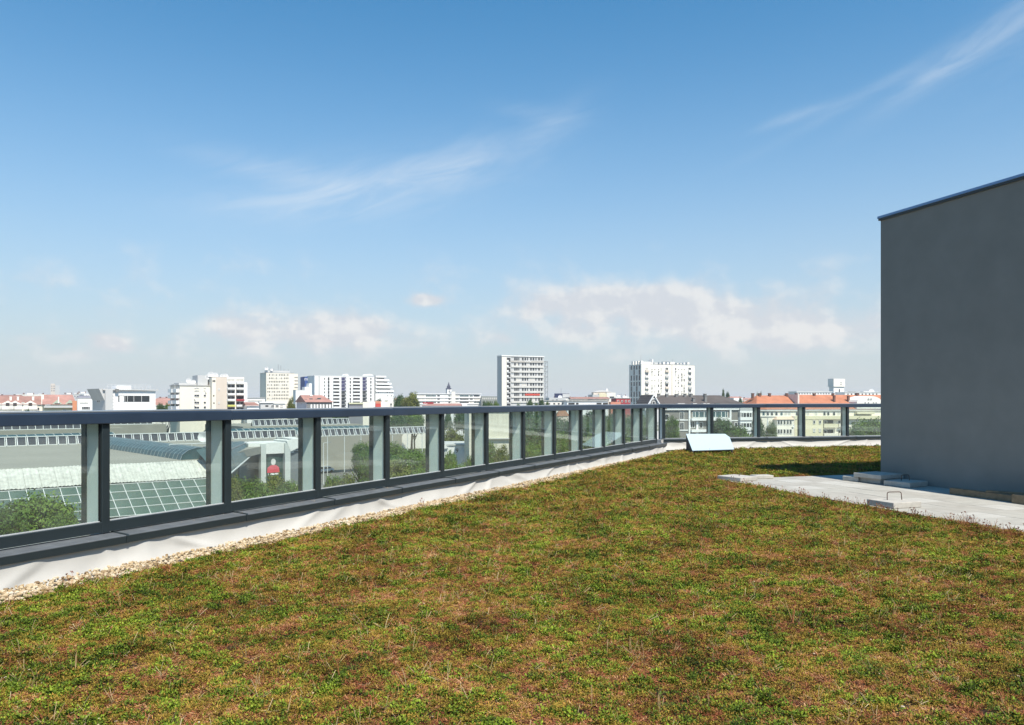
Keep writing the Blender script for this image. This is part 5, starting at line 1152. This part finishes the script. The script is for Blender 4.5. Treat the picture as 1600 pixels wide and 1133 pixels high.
# ------------------------------------------------------------------ trees
LEAFS = {n: plant_mat('leaf_' + n, c, 0.55, 0.25) for n, c in {
    'mid': [(0.034, 0.066, 0.011), (0.085, 0.150, 0.022), (0.15, 0.22, 0.038)], 'dark': [(0.018, 0.045, 0.015), (0.045, 0.095, 0.028), (0.085, 0.14, 0.042)],
    'olive': [(0.05, 0.068, 0.014), (0.11, 0.13, 0.026), (0.18, 0.19, 0.042)]}.items()}
BARK = mat('bark', (0.09, 0.07, 0.05), 0.95, .25, 3)
def crown_mesh(name, lm, seed, nclump, nleaf, size, shape='round', flowers=0):
    rs = random.Random(seed); v = []; f = []; lf = []; mi = []
    for c in range(nclump):
        th, ph = rs.uniform(0, 6.283), math.acos(rs.uniform(-.75, 1)); rr = rs.uniform(.45, 1.0)
        d = Vector((math.sin(ph) * math.cos(th), math.sin(ph) * math.sin(th), math.cos(ph)))
        bump = 1 + .28 * noise.noise(d * 1.8 + Vector((seed, 0, 0)))
        ctr = d * rr * bump * .42; cr_ = rs.uniform(.10, .19); val = rs.random()
        if shape == 'cone': k = 1 - (ctr.z + .42) / .9; ctr.x *= max(.12, k) * 1.1; ctr.y *= max(.12, k) * 1.1
        for _ in range(nleaf):
            g = Vector((rs.gauss(0, 1), rs.gauss(0, 1), rs.gauss(0, .8))); g = g.normalized() * cr_ * rs.uniform(.25, 1.0) ** .6
            p = ctr + g; nrm_ = (g.normalized() + Vector((rs.uniform(-.7, .7), rs.uniform(-.7, .7), rs.uniform(-.2, .9)))).normalized()
            a = nrm_.orthogonal().normalized(); t = rs.uniform(0, 6.28); b2 = nrm_.cross(a); a2 = a * math.cos(t) + b2 * math.sin(t); b3 = nrm_.cross(a2); s = size * rs.uniform(.6, 1.3)
            o = len(v); v.extend([tuple(p - a2 * s), tuple(p + b3 * s * .55), tuple(p + a2 * s), tuple(p - b3 * s * .55)]); f.append((o, o+1, o+2, o+3)); lf.extend([min(1, val * .6 + rs.random() * .4)] * 4); mi.append(1 if flowers and p.z > 0 and rs.random() < flowers else 0)
    v = [(x, y, z + .58) for x, y, z in v]
    me = bpy.data.meshes.new(name); me.from_pydata(v, [], f); me.materials.append(lm); me.materials.append(mat('white_blossom', (0.5, 0.5, 0.36), .7))
    me.polygons.foreach_set('material_index', mi)
    a = me.attributes.new('leaf', 'FLOAT', 'POINT'); a.data.foreach_set('value', np.asarray(lf, 'f')); me.update(); return me
def trunk_mesh(name, seed):
    rs = random.Random(seed); mb = MB(); mb.tube((0, 0, 0), (.01, .01, .34), .022, 8, .016)
    for k in range(5):
        a = rs.uniform(0, 6.28); mb.tube((.01, .01, .26 + .03 * k), (.2 * math.cos(a), .2 * math.sin(a), rs.uniform(.55, .75)), .011, 6, .004)
    return mb.mesh(name, BARK)
CR = {}
for n, kw in {'mid': dict(lm='mid', nclump=161, nleaf=86, size=.023), 'mid2': dict(lm='mid', nclump=136, nleaf=92, size=.024), 'dark': dict(lm='dark', nclump=153, nleaf=80, size=.023), 'cone': dict(lm='dark', nclump=119, nleaf=80, size=.021, shape='cone'), 'olive': dict(lm='olive', nclump=153, nleaf=86, size=.024), 'bloom': dict(lm='mid', nclump=153, nleaf=86, size=.023, flowers=.05)}.items():
    k2 = dict(kw); lm = LEAFS[k2.pop('lm')]; CR[n] = crown_mesh('crown_' + n, lm, len(CR) * 7 + 3, **k2)
TK = [trunk_mesh('trunk%d' % k, k) for k in range(3)]
def tree(px, pyt, Y_, wpx, kind, label, name='tree', group=None, z0=GROUND, low=0.0):
    p = at(px, pyt, Y_); h = p.z - z0; w = wpx * Y_ / F
    e = tag(empty(name, (p.x, Y_, z0)), label, 'tree' if name.endswith('tree') else 'shrub', group)
    rzz = random.uniform(0, 6.28)
    t = place(random.choice(TK), 'trunk', e, (0, 0, 0), rzz); t.scale = (h, h, h)
    c = place(CR[kind], 'crown', e, (0, 0, 0), rzz); 
    ch = min(h * .92, max(w * 1.25, h * .5)) if not low else h * low                        # crown height
    c.scale = (w / .95, w / .95, ch); c.location.z = h - ch * 1.03
    return e
for a in (
    # beyond the long railing, near
    (62, 763, 62, 112, 'mid', 'large round green tree at the foot of the first pane'), (6, 790, 58, 60, 'mid2', 'low green tree at the left picture edge behind glass'), (96, 800, 60, 50, 'mid2', 'small green tree right of the large round one'),
    (385, 741, 66, 62, 'mid', 'bright green tree low in the third pane, left part'), (425, 744, 70, 58, 'olive', 'yellow-green tree low in the third pane, right part'), (362, 748, 60, 40, 'olive', 'small yellow-green tree against the second post'), (455, 752, 75, 34, 'bloom', 'small flowering tree against the third post'),
    (566, 691, 112, 38, 'bloom', 'white-flowering tree in the fourth pane'), (576, 697, 108, 36, 'mid', 'green tree behind the fourth post'), (540, 742, 78, 50, 'olive', 'low yellow-green tree at the foot of the fourth pane'), (575, 745, 74, 44, 'mid2', 'low green tree at the foot of the fourth post'),
    (612, 690, 118, 40, 'bloom', 'white-flowering tree in the fifth pane, left part'), (642, 697, 108, 52, 'mid', 'broad green tree in the fifth pane'), (620, 722, 84, 60, 'olive', 'low yellow-green tree at the foot of the fifth pane'), (663, 712, 90, 44, 'mid2', 'green tree behind the fifth post'),
    (703, 700, 92, 26, 'mid', 'small green tree left of the number 9'), (740, 706, 88, 34, 'mid', 'small green tree right of the number 9'), (760, 690, 100, 34, 'bloom', 'flowering tree in front of the cream stair block'), (785, 698, 92, 32, 'olive', 'yellow-green tree below the cream stair block'), (715, 722, 74, 60, 'mid2', 'low green tree under the number 9'),
    (820, 660, 130, 40, 'dark', 'dark tree right of the cream stair block'), (850, 648, 150, 46, 'dark', 'dark tree left of the brown-roofed building'), (905, 652, 140, 46, 'dark', 'dark tree right of the brown-roofed building'), (940, 650, 150, 40, 'mid', 'green tree beyond the narrow panes'), (975, 655, 140, 40, 'dark', 'dark tree beyond the last narrow panes'), (1008, 650, 150, 36, 'mid', 'green tree beyond the railing corner'), (835, 686, 95, 40, 'mid', 'green tree low beyond the seventh pane'), (890, 684, 95, 50, 'mid2', 'green tree low beyond the ninth pane'),
    (580, 708, 98, 44, 'mid2', 'broad green tree right of the red car'), (600, 714, 96, 44, 'mid', 'green tree left in the fifth pane'), (634, 708, 102, 50, 'bloom', 'flowering tree in the middle of the fifth pane'), (658, 728, 80, 46, 'mid', 'low green tree right in the fifth pane'), (683, 716, 88, 40, 'mid2', 'low green tree at the left of the sixth pane'), (522, 741, 82, 34, 'mid2', 'low green tree left at the foot of the fourth pane'), (601, 742, 72, 50, 'mid2', 'low green tree left at the foot of the fifth pane'), (648, 744, 70, 50, 'olive', 'yellow-green tree right at the foot of the fifth pane'), (445, 748, 64, 40, 'mid', 'green tree at the right foot of the third pane'), (408, 756, 58, 56, 'mid2', 'low green tree at the middle foot of the third pane'),
    (832, 641, 172, 54, 'dark', 'large dark tree behind the seventh pane'), (880, 652, 125, 44, 'dark', 'dark tree in front of the brown-roofed building'), (926, 641, 172, 46, 'dark', 'large dark tree behind the tenth pane'), (962, 643, 165, 46, 'dark', 'large dark tree behind the eleventh pane'), (996, 642, 168, 44, 'dark', 'large dark tree behind the twelfth pane'), (868, 668, 108, 46, 'mid', 'green tree below the brown-roofed building'), (930, 672, 105, 46, 'mid', 'green tree low beyond the tenth pane'), (985, 672, 108, 44, 'mid2', 'green tree low beyond the last panes'),
    # mid distance
    (508, 646, 215, 34, 'mid', 'rounded tree at the left of the tree belt'), (530, 643, 225, 34, 'dark', 'dark tree in the middle of the tree belt'), (552, 645, 220, 36, 'mid2', 'green tree right in the tree belt'), (572, 644, 230, 28, 'dark', 'dark tree at the fourth post in the tree belt'),
    (620, 646, 215, 30, 'dark', 'dark tree before the low pale annex'), (648, 642, 240, 34, 'mid', 'green tree right of the low pale annex'), (700, 642, 205, 22, 'cone', 'slim dark conifer in the sixth pane'), (722, 640, 190, 30, 'dark', 'dark tree left of the cream stair block'), (708, 672, 170, 46, 'olive', 'olive shrub belt behind the garage block'),
    (625, 615.5, 260, 22, 'dark', 'round dark tree over the railing, left of two'), (643, 614.5, 250, 28, 'olive', 'larger olive tree over the railing, right of two'), (455, 622, 220, 13, 'olive', 'tree left of the lilac gable'), (592, 622, 300, 12, 'dark', 'small tree before the terraced end block'), (603, 623.5, 310, 10, 'mid', 'smaller tree before the terraced end block'),
    (764, 624.5, 260, 14, 'mid', 'shrub under the grey-green block, left'), (775, 625.5, 255, 12, 'mid2', 'shrub under the grey-green block, right'), (757, 626, 250, 10, 'dark', 'shrub at the end of the long white block'), (828, 622.5, 270, 12, 'dark', 'dark tree before the slab tower, left'), (846, 622, 272, 11, 'dark', 'dark tree before the slab tower, right'), (838, 626.5, 265, 8, 'mid', 'small tree between two dark ones at the slab tower'), (810, 628, 260, 8, 'mid', 'tiny tree at the foot of the slab tower'),
    (43, 637.5, 210, 9, 'dark', 'small dark tree before the brown-red row house'), (251, 628.5, 235, 14, 'dark', 'dark tree right of the control building'), (262, 627, 240, 10, 'mid', 'green tree left of the cream block'), (855, 626, 262, 8, 'mid2', 'tiny tree left of the pale low row'),
    # before the far houses
    (1050, 646, 118, 26, 'mid', 'leafy tree before the left windows of the grey house'), (1066, 684, 110, 36, 'mid2', 'low green tree left of the pale sheet'), (1128, 650, 120, 36, 'dark', 'dark tree before the grey house balconies'), (1152, 660, 115, 40, 'mid', 'green tree before the bay of the grey house'), (1170, 678, 112, 34, 'mid2', 'low tree right under the bay of the grey house'), (1184, 650, 125, 22, 'dark', 'dark tree between grey and cream houses'), (1205, 655, 122, 18, 'mid', 'slim green tree before the cream house, left'), (1357, 649, 112, 56, 'mid', 'big rounded tree beside the grey rooftop wall'), (1335, 668, 110, 34, 'dark', 'lower dark tree left of the big rounded one'),
    (1130, 607.5, 420, 9, 'cone', 'tall dark conifer behind the dark hipped roof'), (1137, 611.5, 430, 7, 'dark', 'small dark tree beside the tall conifer'), (1183, 613.5, 330, 7, 'cone', 'dark conifer left of the orange roofs'), (1189, 612, 335, 7, 'cone', 'second dark conifer at the orange roof'), (1157, 620, 260, 9, 'dark', 'dark tree before the small orange house'),
): 
    tree(*a, name='shrub' if a[5].startswith('shrub') else ('conifer_tree' if 'conifer' in a[5] else 'leafy_tree'), group='trees beyond the roof')
# parasol folded in the garden of the cream house
p = at(1199.5, 676, 130); e = tag(empty('folded_parasol', (p.x, 130, GROUND)), 'folded white parasol before the cream house', 'parasol')
hh = zat(653, 130) - GROUND; MB().tube((0, 0, 0), (0, 0, hh), .06, 6).build('pole', STEEL, e); MB().tube((0, 0, hh - 2.4), (0, 0, hh), .28, 8, .03).build('canopy', WFR, e)
# far wood on the horizon, too distant to count
cnt = 260; pts = []; rots = []; scls = []; idxs = []
for k in range(cnt):
    Y_ = random.uniform(700, 2600); X_ = Y_ * random.uniform(-.75, .75); s = random.uniform(9, 15)
    pts.append((X_, Y_, GROUND)); rots.append((0, 0, random.uniform(0, 6))); scls.append((s * 1.3, s * 1.3, s)); idxs.append(random.randint(0, 1))
fo = [bpy.data.objects.new('f%d_crown' % k, CR[n]) for k, n in enumerate(('mid', 'dark'))]
gn_scatter('far_trees', pts, rots, scls, idxs, fo, 'far scattered treetops along the horizon', 'trees')

# ------------------------------------------------------------------ the summer air over the city
HM = bpy.data.materials.new('air'); HM.use_nodes = True; HM.node_tree.nodes.clear()
ho = HM.node_tree.nodes.new('ShaderNodeOutputMaterial'); hv = HM.node_tree.nodes.new('ShaderNodeVolumePrincipled')
hv.inputs['Color'].default_value = (0.98, 0.985, 1.0, 1); hv.inputs['Density'].default_value = 0.00024; hv.inputs['Anisotropy'].default_value = 0.0
HM.node_tree.links.new(hv.outputs[0], ho.inputs['Volume'])
tag(MB().box(-9200, 9200, -800, 6700, GROUND - 7, 46).build('haze', HM), 'thin pale summer haze over the city', 'haze', kind='stuff')
